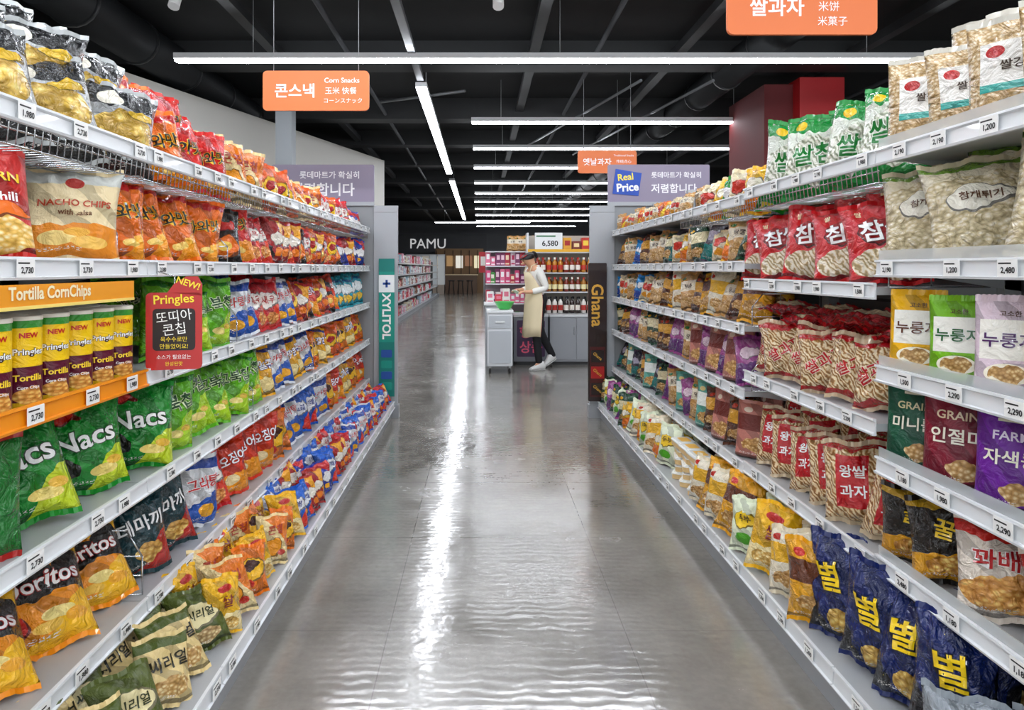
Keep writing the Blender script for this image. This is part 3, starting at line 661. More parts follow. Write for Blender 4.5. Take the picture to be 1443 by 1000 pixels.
# ---------------------------------------------------------------- end caps
grey = mat('#a8acb1', .4, .1); purple = mat('#8f869c', .45); pw = mat('#f8f6fa', .45)
def header(s, x0, x1, nm):
    root = empty('header_board', ((x0+x1)/2, 6.33, 1.96), 'mauve header board with white wording at end of %s shelving' % nm, 'sign')
    w = (x1-x0)/2
    a = MB(); a.rrect(-w, .03, w, .38, .015, -.015, .015); a.box(-w, -.02, .0, w, .02, .035, 1); a.build('board', [purple, grey], root)
    if s < 0:
        words(root, pw, '롯데마트가 확실히', .06, .285, .55, .075, -.0165); words(root, pw, '저렴합니다', 0, .15, .6, .12, -.0165, bold=.02)
    else:
        words(root, pw, '롯데마트가 확실히', .16, .285, .46, .075, -.0165); words(root, pw, '저렴합니다', .14, .16, .42, .12, -.0165, bold=.02)
        a = MB(); n = a.add([(x, y, z) for y in (-.022, -.0155) for x, z in ((-w+.04, .11), (-w+.28, .09), (-w+.31, .3), (-w+.07, .34))])
        a.f([n, n+1, n+2, n+3]); a.f([n, n+4, n+5, n+1]); a.f([n+1, n+5, n+6, n+2]); a.f([n+2, n+6, n+7, n+3]); a.f([n+3, n+7, n+4, n])
        bd = a.build('badge', [mat('#1048b0', .4)], root)
        words(bd, mat('#f8e04a', .4), 'Real', -w+.16, .265, .14, .07, -.024, 0, .1, .02); words(bd, wh, 'Price', -w+.18, .17, .2, .09, -.024, 0, .06, .03)
header(-1, -1.93, -.985, 'left'); header(1, 1.18, 2.12, 'right')
for s, nm in ((-1, 'left'), (1, 'right')):
    x0, x1 = (-.985, -.765) if s < 0 else (1.01, 1.24)
    root = empty('end_panel', ((x0+x1)/2, 6.33, 0), 'grey end panel closing the %s shelving run' % nm, 'end panel')
    w = (x1-x0)/2
    a = MB(); a.rrect(-w, .1, w, 1.95, .01, -.015, .015); a.box(-w, -.02, 1.9, w, .02, 1.96); a.build('panel', [grey], root)
    a = MB(); a.box(-w-.01, -.03, 0, w+.01, .06, .12); a.build('foot', [kick], root)
    b = MB(); xs0, xs1 = (-1.93, -.985) if s < 0 else (1.24, 2.12)
    b.box(xs0-(x0+x1)/2, .0, .0, xs1-(x0+x1)/2, .03, 1.96); b.build('side_board', [mat('#8f9396', .5)], root)
    if s < 0:
        r2 = empty('vertical_banner', (-.865, 6.30, .2), 'teal and white vertical chewing gum banner on left end panel', 'banner')
        a = MB(); a.box(-.072, -.008, 0, .072, 0, 1.27, 0); a.box(-.072, -.0095, .5, .072, -.008, 1.15, 1); a.box(-.072, -.0098, .96, .072, -.0094, 1.12, 2)
        a.box(-.035, -.0105, 1.03, .035, -.0098, 1.05, 3); a.box(-.01, -.0105, 1.005, .01, -.0098, 1.075, 3)
        for k in range(4): a.rrect(-.05, .06+k*.1, .05, .13+k*.1, .01, -.012, -.008, 3 if k % 2 else 1)
        a.build('board', [mat('#0c7c74', .35), mat('#149484', .35), mat('#f2f6f6', .4), mat('#1f4fa0', .4)], r2)
        words(r2, wh, 'XYLITOL', 0, .74, .42, .085, -.0112, 0, -PI/2, .03)
    else:
        r2 = empty('vertical_banner', (1.075, 6.29, .16), 'black and red vertical chocolate banner on right end panel', 'banner')
        a = MB(); a.rrect(-.085, 0, .085, 1.27, .01, -.02, 0, 0); a.box(-.07, -.022, .04, .07, -.02, .5, 1)
        for k in range(3): a.rrect(-.06, .06+k*.15, .06, .17+k*.15, .005, -.028, -.02, 2 if k == 1 else 0)
        a.build('board', [mat('#22100f', .3, coat=.4), mat('#4a0e0e', .4), mat('#b01c1c', .4)], r2)
        gold = mat('#e6b04a', .3, .3)
        words(r2, gold, 'Ghana', 0, .88, .46, .11, -.0225, 0, -PI/2, .02)
        for k in range(3): words(r2, gold, 'Ghana', 0, .115+k*.15, .095, .05, -.0295, 0, -PI/2+.9, .02)

# ---------------------------------------------------------------- hanging category signs
def hsign(x, y, z, w, h, label, texts):
    root = empty('hanging_sign', (x, y, z), label, 'sign', 'orange hanging category signs')
    a = MB(); a.rrect(-w/2, -h/2, w/2, h/2, .035, -.01, .01); a.build('board', [mat('#e8783c', .5)], root)
    for t, cx, cz, ww, hh, b in texts: words(root, wh, t, cx*w, cz*h, ww*w, hh*h, -.012, 0, 0, b)
    for sx in (-1, 1): MB().tube([(sx*w*.4, 0, h/2), (sx*w*.4, 0, 4.25-z)], .003).build('hanger', steel, root)
hsign(PX(445.5, 5.6), 5.6, PZ(128, 5.6), .87, .326, 'orange hanging sign for corn snacks above left shelving', [('콘스낵', -.2, .0, .37, .42, .02), ('Corn Snacks', .245, .26, .33, .17, .01), ('玉米 快餐', .235, .0, .32, .18, 0), ('コーンスナック', .255, -.25, .36, .16, 0)])
hsign(PX(1129.5, 3.65), 3.65, 2.79, .80, .326, 'orange hanging sign for rice snacks above right shelving', [('쌀과자', -.17, -.05, .36, .42, .02), ('米饼', .175, -.04, .14, .19, 0), ('米菓子', .2, -.28, .2, .19, 0)])
hsign(PX(855.5, 9.3), 9.3, PZ(228, 9.3), .80, .31, 'small distant orange hanging sign for traditional snacks', [('옛날과자', -.17, .0, .48, .4, .01), ('Traditional Snacks', .28, .28, .34, .11, 0), ('传统点心', .28, .02, .3, .16, 0), ('駄菓子', .28, -.24, .22, .16, 0)])

# ---------------------------------------------------------------- room
def floor_mat():
    m = bpy.data.materials.new('polished_concrete'); m.use_nodes = True; nt = m.node_tree; N = nt.nodes; L = nt.links; b = N['Principled BSDF']
    tc = N.new('ShaderNodeTexCoord')
    n1 = N.new('ShaderNodeTexNoise'); n1.inputs['Scale'].default_value = 1.6; n1.inputs['Detail'].default_value = 9; n1.inputs['Roughness'].default_value = .65; L.new(tc.outputs['Object'], n1.inputs['Vector'])
    cr = N.new('ShaderNodeValToRGB'); cr.color_ramp.elements[0].color = lin('#7d7971'); cr.color_ramp.elements[1].color = lin('#9c978e')
    cr.color_ramp.elements[0].position = .3; cr.color_ramp.elements[1].position = .7
    L.new(n1.outputs['Fac'], cr.inputs[0])
    n2 = N.new('ShaderNodeTexNoise'); n2.inputs['Scale'].default_value = 40; n2.inputs['Detail'].default_value = 6; L.new(tc.outputs['Object'], n2.inputs['Vector'])
    mx = N.new('ShaderNodeMix'); mx.data_type = 'RGBA'; mx.blend_type = 'MULTIPLY'; mx.inputs['Factor'].default_value = .3
    L.new(cr.outputs[0], mx.inputs['A']); L.new(n2.outputs['Fac'], mx.inputs['B'])
    br = N.new('ShaderNodeTexBrick'); br.offset = 0; br.inputs['Scale'].default_value = 1; br.inputs['Brick Width'].default_value = .9; br.inputs['Row Height'].default_value = .9
    br.inputs['Mortar Size'].default_value = .0022; br.inputs['Color1'].default_value = (1,1,1,1); br.inputs['Color2'].default_value = (1,1,1,1); br.inputs['Mortar'].default_value = (.7,.7,.7,1)
    mp = N.new('ShaderNodeMapping'); mp.inputs['Location'].default_value = (.35, .1, 0); L.new(tc.outputs['Object'], mp.inputs[0]); L.new(mp.outputs[0], br.inputs['Vector'])
    m2 = N.new('ShaderNodeMix'); m2.data_type = 'RGBA'; m2.blend_type = 'MULTIPLY'; m2.inputs['Factor'].default_value = 1
    L.new(mx.outputs['Result'], m2.inputs['A']); L.new(br.outputs['Color'], m2.inputs['B']); L.new(m2.outputs['Result'], b.inputs['Base Color'])
    b.inputs['Specular IOR Level'].default_value = .95; b.inputs['IOR'].default_value = 1.7
    b.inputs['Coat Weight'].default_value = .5; b.inputs['Coat Roughness'].default_value = .09
    rr = N.new('ShaderNodeMapRange'); rr.inputs['From Min'].default_value = .3; rr.inputs['From Max'].default_value = .7; rr.inputs['To Min'].default_value = .12; rr.inputs['To Max'].default_value = .30; L.new(n1.outputs['Fac'], rr.inputs['Value']); L.new(rr.outputs[0], b.inputs['Roughness'])
    wv = N.new('ShaderNodeTexWave'); wv.wave_type = 'RINGS'; wv.inputs['Scale'].default_value = 7; wv.inputs['Distortion'].default_value = 5; wv.inputs['Detail'].default_value = 2
    mp2 = N.new('ShaderNodeMapping'); mp2.inputs['Location'].default_value = (.4, -2.4, 0); L.new(tc.outputs['Object'], mp2.inputs[0]); L.new(mp2.outputs[0], wv.inputs['Vector'])
    n3 = N.new('ShaderNodeTexNoise'); n3.inputs['Scale'].default_value = 8; n3.inputs['Detail'].default_value = 3; L.new(tc.outputs['Object'], n3.inputs['Vector'])
    ad = N.new('ShaderNodeMath'); ad.operation = 'MULTIPLY_ADD'; ad.inputs[1].default_value = .12; L.new(wv.outputs['Fac'], ad.inputs[0]); L.new(n3.outputs['Fac'], ad.inputs[2])
    bp = N.new('ShaderNodeBump'); bp.inputs['Strength'].default_value = .12; bp.inputs['Distance'].default_value = .02; L.new(ad.outputs[0], bp.inputs['Height']); L.new(bp.outputs['Normal'], b.inputs['Normal']); L.new(bp.outputs['Normal'], b.inputs['Coat Normal'])
    return m
struct(MB().box(-7, -3, -.1, 10, 41, 0), 'floor', floor_mat())
blk = mat('#131517', .8, bump=.3, bscale=3)
struct(MB().box(-7, -3, 4.25, 10, 41, 4.35), 'ceiling', blk)
struct(MB().box(-7.1, -3, 0, -7, 41, 4.3), 'wall_left', mat('#3a3a3c', .8))
struct(MB().box(10, -3, 0, 10.1, 41, 4.3), 'wall_right', mat('#3a3a3c', .8))
struct(MB().box(-7, 41, 0, 10, 41.1, 4.3), 'wall_back', mat('#6c6e72', .8))
a = MB(); p0 = Vector((-4.3, 7.0)); p1 = Vector((-2.0, 14.2)); d = (p1-p0).normalized(); nn = Vector((-d.y, d.x))*.15
a.prism([tuple(p0), tuple(p1), tuple(p1+nn), tuple(p0+nn)], 'z', 0, 3.62); struct(a, 'wall_inner', mat('#d6d4cd', .7))
a = MB(); a.box(PX(388, 9), 9, 0, PX(411, 9), 9.2, 4.25); struct(a, 'trim_1', mat('#8f9498', .5))
a = MB(); a.box(PX(1127, 9), 9, 0, PX(1190, 9), 10.6, 3.9, 0)
tag(struct(a, 'trim_2', [mat('#a01218', .5)]), 'red clad column behind right shelving', 'column')
a = MB(); a.box(PX(1077, 9.2), 9.2, 0, PX(1128, 9.1), 10.5, 3.86, 0); struct(a, 'trim_3', [mat('#5a1014', .7)])
k = 4
for y, z0, z1 in ((8.6, 3.95, 4.25), (11.5, 3.9, 4.25), (14.2, 3.95, 4.25), (17, 3.95, 4.25), (20, 3.9, 4.25), (24, 3.9, 4.25), (29, 3.9, 4.25)):
    struct(MB().box(-7, y, z0, 10, y+.35, z1), 'trim_%d' % k, mat('#1b1d1f', .6)); k += 1
for x in (-2.6, .6, 2.4, 4.6):
    struct(MB().box(x, 3, 4.02, x+.12, 41, 4.12), 'trim_%d' % k, mat('#2a2c2e', .6)); k += 1
def duct(x, y0, y1, z, r, lab):
    a = MB(); a.tube([(x, y0, z), (x, y1, z)], r, 20)
    yy = y0+.5
    while yy < y1: a.tube([(x, yy, z), (x, yy+.05, z)], r+.015, 20); yy += 1.2
    tag(a.build('air_duct', mat('#202224', .5, .4)), lab, 'air duct')
duct(-3.9, 6, 20, 3.95, .25, 'dark round air duct running under ceiling above left wall')
duct(3.3, 5, 30, 3.98, .2, 'dark round air duct running under ceiling right of centre')
for i, x in enumerate((-1.6, 1.4, 5.6)):
    tag(MB().tube([(x, 4, 3.98), (x, 40, 3.98)], .03, 8).build('ceiling_pipe', mat('#4a4c4f', .4, .4)), 'thin grey pipe under the black ceiling, %s from left' % ORD[i], 'pipe')
for i, (x0, y0, x1, y1) in enumerate(((2.0, 8.5, .9, 13), (2.9, 8.5, 1.9, 14), (-.2, 9, -1.4, 9.6))):
    tag(MB().tube([(x0, y0, 3.72), (x1, y1, 3.72)], .02, 6).build('conduit', mat('#6a6c6f', .4, .4)), 'slanting grey conduit below the ceiling, %s of three' % ORD[i], 'conduit')
led = mat('#f4f8ff', .5, 0, 46); led2 = mat('#f4f8ff', .5, 0, 22)
def strip(x0, y0, x1, y1, z, lab, grp):
    root = empty('linear_light', ((x0+x1)/2, (y0+y1)/2, z), lab, 'ceiling light', grp)
    dx, dy = abs(x1-x0)/2, abs(y1-y0)/2
    if dx > dy: hx, hy = dx, .05
    else: hx, hy = .06, dy
    MB().box(-hx-.01, -hy-.01, .012, hx+.01, hy+.01, .07).build('housing', mat('#d6d8da', .5), root)
    MB().box(-hx, -hy, -.012, hx, hy, .012).build('diffuser', led if y0 < 8 else led2, root)
    for f in (-.8, 0, .8):
        MB().tube([(hx*f if dx > dy else 0, hy*f if dy >= dx else 0, .07), (hx*f if dx > dy else 0, hy*f if dy >= dx else 0, 4.25-z)], .004, 5).build('hanger', steel, root)
tl = [(1.5,-3.2,4.9),(4.4,-3.2,4.9),(7.3,-3.25,4.95),(10.4,-.13,4.3),(12.7,-.13,5.25),(15.1,-.14,4.6),(17.8,-.15,4.6),(20.3,-.16,4.8),(22.8,-.2,5),(25.5,-.2,5),(28.5,-.2,5),(32,-.2,5),(36,-.2,5)]
for i, (y, a0, a1) in enumerate(tl):
    strip(a0, y, a1, y, 3.6, 'linear ceiling light spanning the aisle, %s from the viewer' % ORD[i], 'crosswise linear ceiling lights')
strip(-3.2, -1.4, 4.9, -1.4, 3.6, 'linear ceiling light behind the viewer', 'crosswise linear ceiling lights')
strip(-.73, 8.4, -.73, 16, 3.6, 'long linear light running away above the aisle', 'lengthwise linear ceiling lights')
strip(-.73, 17.4, -.73, 31, 3.6, 'farther linear light continuing away above the aisle', 'lengthwise linear ceiling lights')
strip(-2.2, 33, 2.4, 33, 3.6, 'short linear light over the far kiosk area', 'crosswise linear ceiling lights')
a = MB().box(-.77, 3, 3.66, -.69, 8.3, 3.72); tag(a.build('ceiling_track', mat('#6a6c6f', .4, .5)), 'grey unlit ceiling track leading to the lengthwise light', 'track')
for i, (x, y) in enumerate(((PX(248, 6.1), 6.1), (PX(702, 6.1), 6.1))):
    root = empty('spotlight', (x, y, 3.8), 'small white ceiling spotlight, %s' % ['at left', 'near centre'][i], 'spotlight')
    MB().tube([(0, 0, 0), (.0, -.05, -.1)], .05, 12).build('lamp_head', mat('#e8e8e8', .4), root); MB().tube([(0, 0, 0), (0, 0, .45)], .012).build('stem', steel, root)

# ---------------------------------------------------------------- background
def pk(name, w, h, d, c1, c2, cache={}):
    k = (name, w, h, d, c1)
    if k not in cache:
        a = MB(); a.rrect(-w/2, 0, w/2, h, min(w, h)*.08, -d/2, d/2, 0); a.rrect(-w*.32, h*.45, w*.32, h*.8, w*.05, -d/2-.001, -d/2, 1); a.box(-w*.4, -d/2-.001, h*.1, w*.4, -d/2, h*.2, 1)
        cache[k] = a.mesh(name, [mat(c1, .4), mat(c2, .4)])
    return cache[k]
root = empty('shelving_unit', (-2.08, 15.6, 0), 'long distant shelving run of pink and white packages beyond left end panel', 'shelving unit')
MB().box(-.7, 0, 0, 0, 19, .12).build('base_deck', grey, root); MB().box(-.36, 0, .12, -.34, 19, 1.7).build('back_panel', panel, root)
for z in (.5, .86, 1.2, 1.52): MB().box(-.62, .02, z-.02, -.06, 19, z+.02).build('shelf', white, root)
MB().box(-.7, -.05, 0, -.02, 0, 1.72).build('end_board', mat('#e6e0e2', .5), root)
pc = [('#e8a6b8', '#ffffff'), ('#f2f0ee', '#c84a60'), ('#d84a5c', '#f8e8d8'), ('#efe2c8', '#8a4a30'), ('#b8d0dc', '#ffffff'), ('#f4f4f2', '#9a6a9c'), ('#8a5a4a', '#e8d8c0')]
for z in (.12, .52, .88, 1.22, 1.54):
    y = 15.7
    while y < 30:
        c = random.choice(pc); w, h = random.choice(((.22, .22), (.3, .26), (.16, .16)))
        o = bpy.data.objects.new('package', pk('package', w, h, .12, *c)); COL.objects.link(o); o.location = (-2.22-random.uniform(0, .05), y+w/2, z); o.rotation_euler = (0, 0, PI/2)
        tag(o, 'small package on the distant left shelving run', 'package', 'packages on the distant left shelving'); y += w+.03+(y-15)*.02
root = empty('shop_sign', (PX(603, 40.8), 40.85, PZ(343, 40.8)), 'white letter shop sign on the dark far wall', 'sign')
MB().box(-3.2, .0, -.55, 3.5, .08, .55).build('fascia', mat('#5a5c60', .6), root)
words(root, mat('#f0f0f0', .5, 0, .5), 'PAMU', 0, 0, 2.4, .6, -.02, 0, 0, .0)
root = empty('hanging_poster', (PX(549, 38), 38, PZ(352, 38)), 'pink hanging poster on the far left', 'poster')
MB().box(-.28, 0, 0, .28, .1, 1.5).build('poster', mat('#e07a9a', .5), root); MB().tube([(0, .05, 1.5), (0, .05, 4.25-PZ(352, 38))], .01).build('hanger', steel, root)
root = empty('food_kiosk', (PX(647, 38), 38, 0), 'warm lit wooden kiosk at the far end of the store', 'kiosk')
a = MB(); a.box(-1.35, .5, 0, 1.35, 2.3, 2.5); a.build('back_wall', mat('#8a6a48', .6), root)
for i in range(5): MB().box(-1.25+i*.52, .45, 1.4+.1*(i % 2), -.85+i*.52, .5, 2.1).build('menu_board', mat(['#f8e4b0', '#a88458', '#f4f0e4', '#8a6248', '#f8ecc4'][i], .5, 0, .6), root)
for i in range(6): MB().box(-1.3+i*.46, .44, 1.0, -1.26+i*.46, .5, 2.4).build('slat_post', mat('#3c2a1c', .6), root)
MB().box(-1.35, -.3, 0, 1.0, .1, 1.0).build('counter', mat('#6a5240', .5), root); MB().box(-1.4, -.35, 1.0, 1.05, .15, 1.06).build('counter_top', mat('#e8d0a8', .4), root)
for i in range(3):
    t = empty('stool', (PX(636+i*13, 36), 36, 0), 'dark stool before the far kiosk, %s from left' % ORD[i], 'stool', 'stools at the far kiosk')
    MB().lathe([(0, .7), (.18, .7), (.18, .75), (0, .76)], n=14).build('seat', mat('#1c1a1a', .5), t)
    for q in range(4): MB().tube([(.12*math.cos(q*PI/2+.7), .12*math.sin(q*PI/2+.7), .7), (.2*math.cos(q*PI/2+.7), .2*math.sin(q*PI/2+.7), 0)], .015).build('leg', mat('#1c1a1a', .5), t)
root = empty('glass_partition', (PX(600, 37), 37, 0), 'glazed white framed partition under the far shop sign', 'partition')
for i in range(6): MB().box(-1.1+i*.42, 0, 0, -1.06+i*.42, .06, 2.1).build('post', mat('#e8eaec', .5), root)
MB().box(-1.1, 0, 2.06, 1.04, .06, 2.14).build('top_rail', mat('#e8eaec', .5), root); MB().box(-1.1, 0, .0, 1.04, .06, .5).build('lower_panel', mat('#c8b8a8', .5), root)
for i in range(5): MB().box(-1.05+i*.42, .02, .5, -.65+i*.42, .03, 2.06).build('pane', mat(['#dfe8ea', '#cfd8dc', '#e8e0d4', '#d4dce0', '#e4e8e8'][i], .15, 0, .15), root)
root = empty('poster_stand', (PX(682, 30), 30, 0), 'red and white poster stand in front of far kiosk', 'poster stand')
MB().box(-.22, 0, 1.2, .22, .04, 2.1).build('poster', mat('#c23038', .5), root); MB().box(-.15, -.01, 1.5, .15, 0, 1.9).build('poster_panel', mat('#f2ece4', .5), root); MB().tube([(0, .02, 0), (0, .02, 1.2)], .02).build('pole', steel, root)

def cab(x0, x1, y, ztop, lab, col, d=.55, doors=2):
    root = empty('promotion_counter', ((x0+x1)/2, y, 0), lab, 'counter'); w = (x1-x0)/2
    MB().box(-w, 0, .05, w, d, ztop-.03).build('body', mat(col, .5), root); MB().box(-w-.01, -.015, ztop-.03, w+.01, d+.01, ztop).build('top', mat('#d8dadc', .4), root)
    MB().box(-w+.03, .03, 0, w-.03, d-.03, .05).build('plinth', mat('#3a3c3e', .5), root)
    for i in range(doors):
        a0 = -w+.015+i*(2*w-.03)/doors; a1 = a0+(2*w-.03)/doors-.012
        dd = MB().box(a0, -.012, .08, a1, 0, ztop-.05).build('door', mat(col, .45), root)
        MB().box(a1-.03, -.022, ztop*.6, a1-.02, -.012, ztop*.75).build('handle', chrome, dd)
    return root
Yc = 9.75
c1 = cab(PX(724, Yc), PX(772, Yc), Yc, .72, 'grey promotion counter with pink panel beside the worker', '#84878e', doors=1)
pp = MB().rrect(-.2, .12, .2, .64, .02, -.016, -.0125, 0).build('promotion_panel', mat('#4c3456', .5), c1); pk_ = mat('#f06080', .5)
words(pp, pk_, '행사', 0, .47, .32, .17, -.0175, 0, 0, .02); words(pp, pk_, '상품', 0, .26, .32, .17, -.0175, 0, 0, .02)
cab(PX(775, Yc), PX(850, Yc), Yc, .72, 'plain grey two door counter right of the worker', '#94979c')
Yr = 9.95
root = empty('display_rack', (PX(795, Yr), Yr, .72), 'white tiered display rack of bottles and jars behind worker', 'display rack')
w = .53
for sx in (-1, 1): MB().box(sx*w-.012, 0, 0, sx*w+.012, .3, 1.18).build('side_frame', white, root)
MB().box(-w, .29, 0, w, .3, 1.15).build('back_panel', mat('#b8b0a4', .5), root)
for z in (.32, .6, .9): MB().box(-w, 0, z-.015, w, .29, z).build('shelf', white, root)
MB().box(-w, -.01, .9, w, 0, .94).build('price_strip', mat('#f0b82c', .5), root)
def btl(h, r, c, cap, lb='#f0e8dc'):
    a = MB(); a.lathe([(0, 0), (r, 0), (r, h*.62), (r*.9, h*.7), (r*.4, h*.8), (r*.4, h*.88)], n=12, m=0); a.lathe([(r*1.02, h*.18), (r*1.02, h*.5)], n=12, m=2); a.lathe([(r*.48, h*.86), (r*.48, h), (0, h)], n=12, m=1)
    return a.mesh('bottle', [mat(c, .2, coat=.5), mat(cap, .4), mat(lb, .5)])
rowsb = [(.005, .24, [('#2c1a16', '#1c1c1e', '#f0e8dc'), ('#e8e4dc', '#1c1c1e', '#b03028')], 'bottom'), (.322, .21, [('#7a2418', '#d8d2c4', '#f0e8dc'), ('#a87028', '#c22a20', '#f4e8b0')], 'second'), (.602, .22, [('#8e2a1a', '#c22a20', '#f4ece0'), ('#c8862a', '#f0ece0', '#c03020')], 'third')]
for z, h, cs, nm in rowsb:
    mes = [btl(h, .036, *c) for c in cs]
    for ly in range(2):
        for i in range(12):
            o = bpy.data.objects.new('bottle', mes[(i//3+ly) % 2]); COL.objects.link(o); o.location = (PX(795, Yr)-.47+i*.085+ly*.03, Yr+.07+ly*.1+random.uniform(0, .02), .72+z)
            tag(o, 'labelled bottle on the %s tier of the display rack' % nm, 'bottle', 'bottles on the %s tier of the rack' % nm)
for i in range(5):
    c = [('#c8321f', '#f4d23c'), ('#e2a52c', '#b02018'), ('#7a2a1c', '#f0d8a0')][i % 3]
    o = bpy.data.objects.new('carton', pk('carton', .12, .16+.05*(i % 2), .1, *c)); COL.objects.link(o); o.location = (PX(795, Yr)-.08+i*.135, Yr+.12, .72+.902)
    tag(o, 'red and yellow carton on rack top, %s from the price card' % ORD[i], 'carton', 'cartons on the rack top')
root = empty('price_card', (PX(775, Yr)-.02, Yr-.005, 1.64), 'white price card standing at left of rack top', 'price card')
MB().box(-.2, 0, 0, .2, .008, .26).build('card', mat('#f2f4f4', .5), root); words(root, ink, '6,580', .02, .1, .27, .09, -.003, 0, 0, .02); MB().box(-.18, -.003, .2, .1, 0, .22, 0).build('printed_line', mat('#2f7a4a', .5), root)
Yp = 10.35
root = empty('packet_stand', (PX(712, Yp), Yp, 0), 'tall stand of pink packets left of the worker', 'display stand')
MB().box(-.3, 0, 0, .38, .4, .1).build('base', grey, root); MB().box(-.3, .36, .1, .38, .4, 1.64).build('back_panel', mat('#a89ca4', .5), root)
for z in (.5, .85, 1.15, 1.42, 1.64): MB().box(-.3, 0, z-.015, .4, .38, z).build('shelf', white, root)
for i in range(3): place('tan', (PX(722+i*11, 10.5), 10.53, 1.642), (0, 0, R(random.uniform(-10, 10))), 'tall packet stand', 0, near=False)
for zi, z in enumerate((.5, .85, 1.15, 1.42)):
    for i in range(9):
        c = [('#d8487c', '#f8e6ee'), ('#e87a9c', '#ffffff'), ('#f0dce4', '#c83a64'), ('#4f9a4c', '#f4f0e0'), ('#c23a50', '#f6e2c0'), ('#f4f0ea', '#d8487c'), ('#8a3a6a', '#f6d2e0')][random.randrange(7)]
        hh = random.choice((.14, .17, .2, .22))
        o = bpy.data.objects.new('packet', pk('packet', .07, hh, .05, *c)); COL.objects.link(o); o.location = (PX(712, Yp)-.26+i*.075, Yp+.06+random.uniform(0, .06), z+.002); o.rotation_euler = (0, 0, random.uniform(-.3, .3))
        tag(o, 'small pink, white or green packet on the tall packet stand', 'packet', 'packets on the tall stand')
# trolley
Yt = 8.95
root = empty('trolley', (PX(704.5, Yt), Yt, 0), 'white wheeled trolley cabinet beside the worker', 'trolley'); w = .165
wt = mat('#dfe2e5', .4)
a = MB(); a.rrect(-w, .1, w, .8, .015, 0, .42); a.build('body', wt, root)
MB().rrect(-w+.02, .14, w-.02, .56, .01, -.01, 0).build('door', mat('#c0c5ca', .4), root)
dr = MB().rrect(-w+.02, .6, w-.02, .76, .01, -.01, 0).build('drawer', mat('#c0c5ca', .4), root); MB().box(-.06, -.02, .67, .06, -.01, .69).build('handle', chrome, dr)
MB().box(-w-.01, -.015, .8, w+.01, .44, .83).build('top', mat('#eef0f2', .35), root)
for sx in (-1, 1):
    for yy in (.06, .36):
        MB().tube([(sx*.13-.012, yy, .035), (sx*.13+.012, yy, .035)], .035, 14).build('caster', mat('#2a2a2c', .5), root)
        MB().box(sx*.13-.016, yy-.012, .05, sx*.13+.016, yy+.012, .1).build('caster_fork', steel, root)
a = MB(); a.lathe([(0, 0), (.06, 0), (.09, .02), (.135, .1), (.14, .105), (.13, .1), (.085, .03), (0, .02)], n=24)
tag(a.build('mixing_bowl', mat('#3cc050', .3, coat=.4), None, (PX(711, 9.1), 9.15, .832)), 'green mixing bowl on top of white trolley', 'bowl')
root = empty('counter', (PX(704, 9.6), 9.6, 0), 'low white side counter behind the trolley', 'counter')
MB().box(-.2, 0, .0, .16, .45, .86).build('body', mat('#b9bdc2', .5), root); MB().box(-.22, -.02, .86, .17, .47, .89).build('top', mat('#e6e8ea', .4), root)
for i, (dx, c, h) in enumerate(((-.13, '#f2f2f0', .16), (-.01, '#d23a4a', .12), (.1, '#f0efe8', .2))):
    o = bpy.data.objects.new('carton', pk('carton', .1, h, .1, c, '#e07a90')); COL.objects.link(o); o.location = (PX(704, 9.6)+dx, 9.8, .89)
    tag(o, '%s small carton on the side counter behind the bowl' % ['white', 'red', 'tall cream'][i], 'carton')

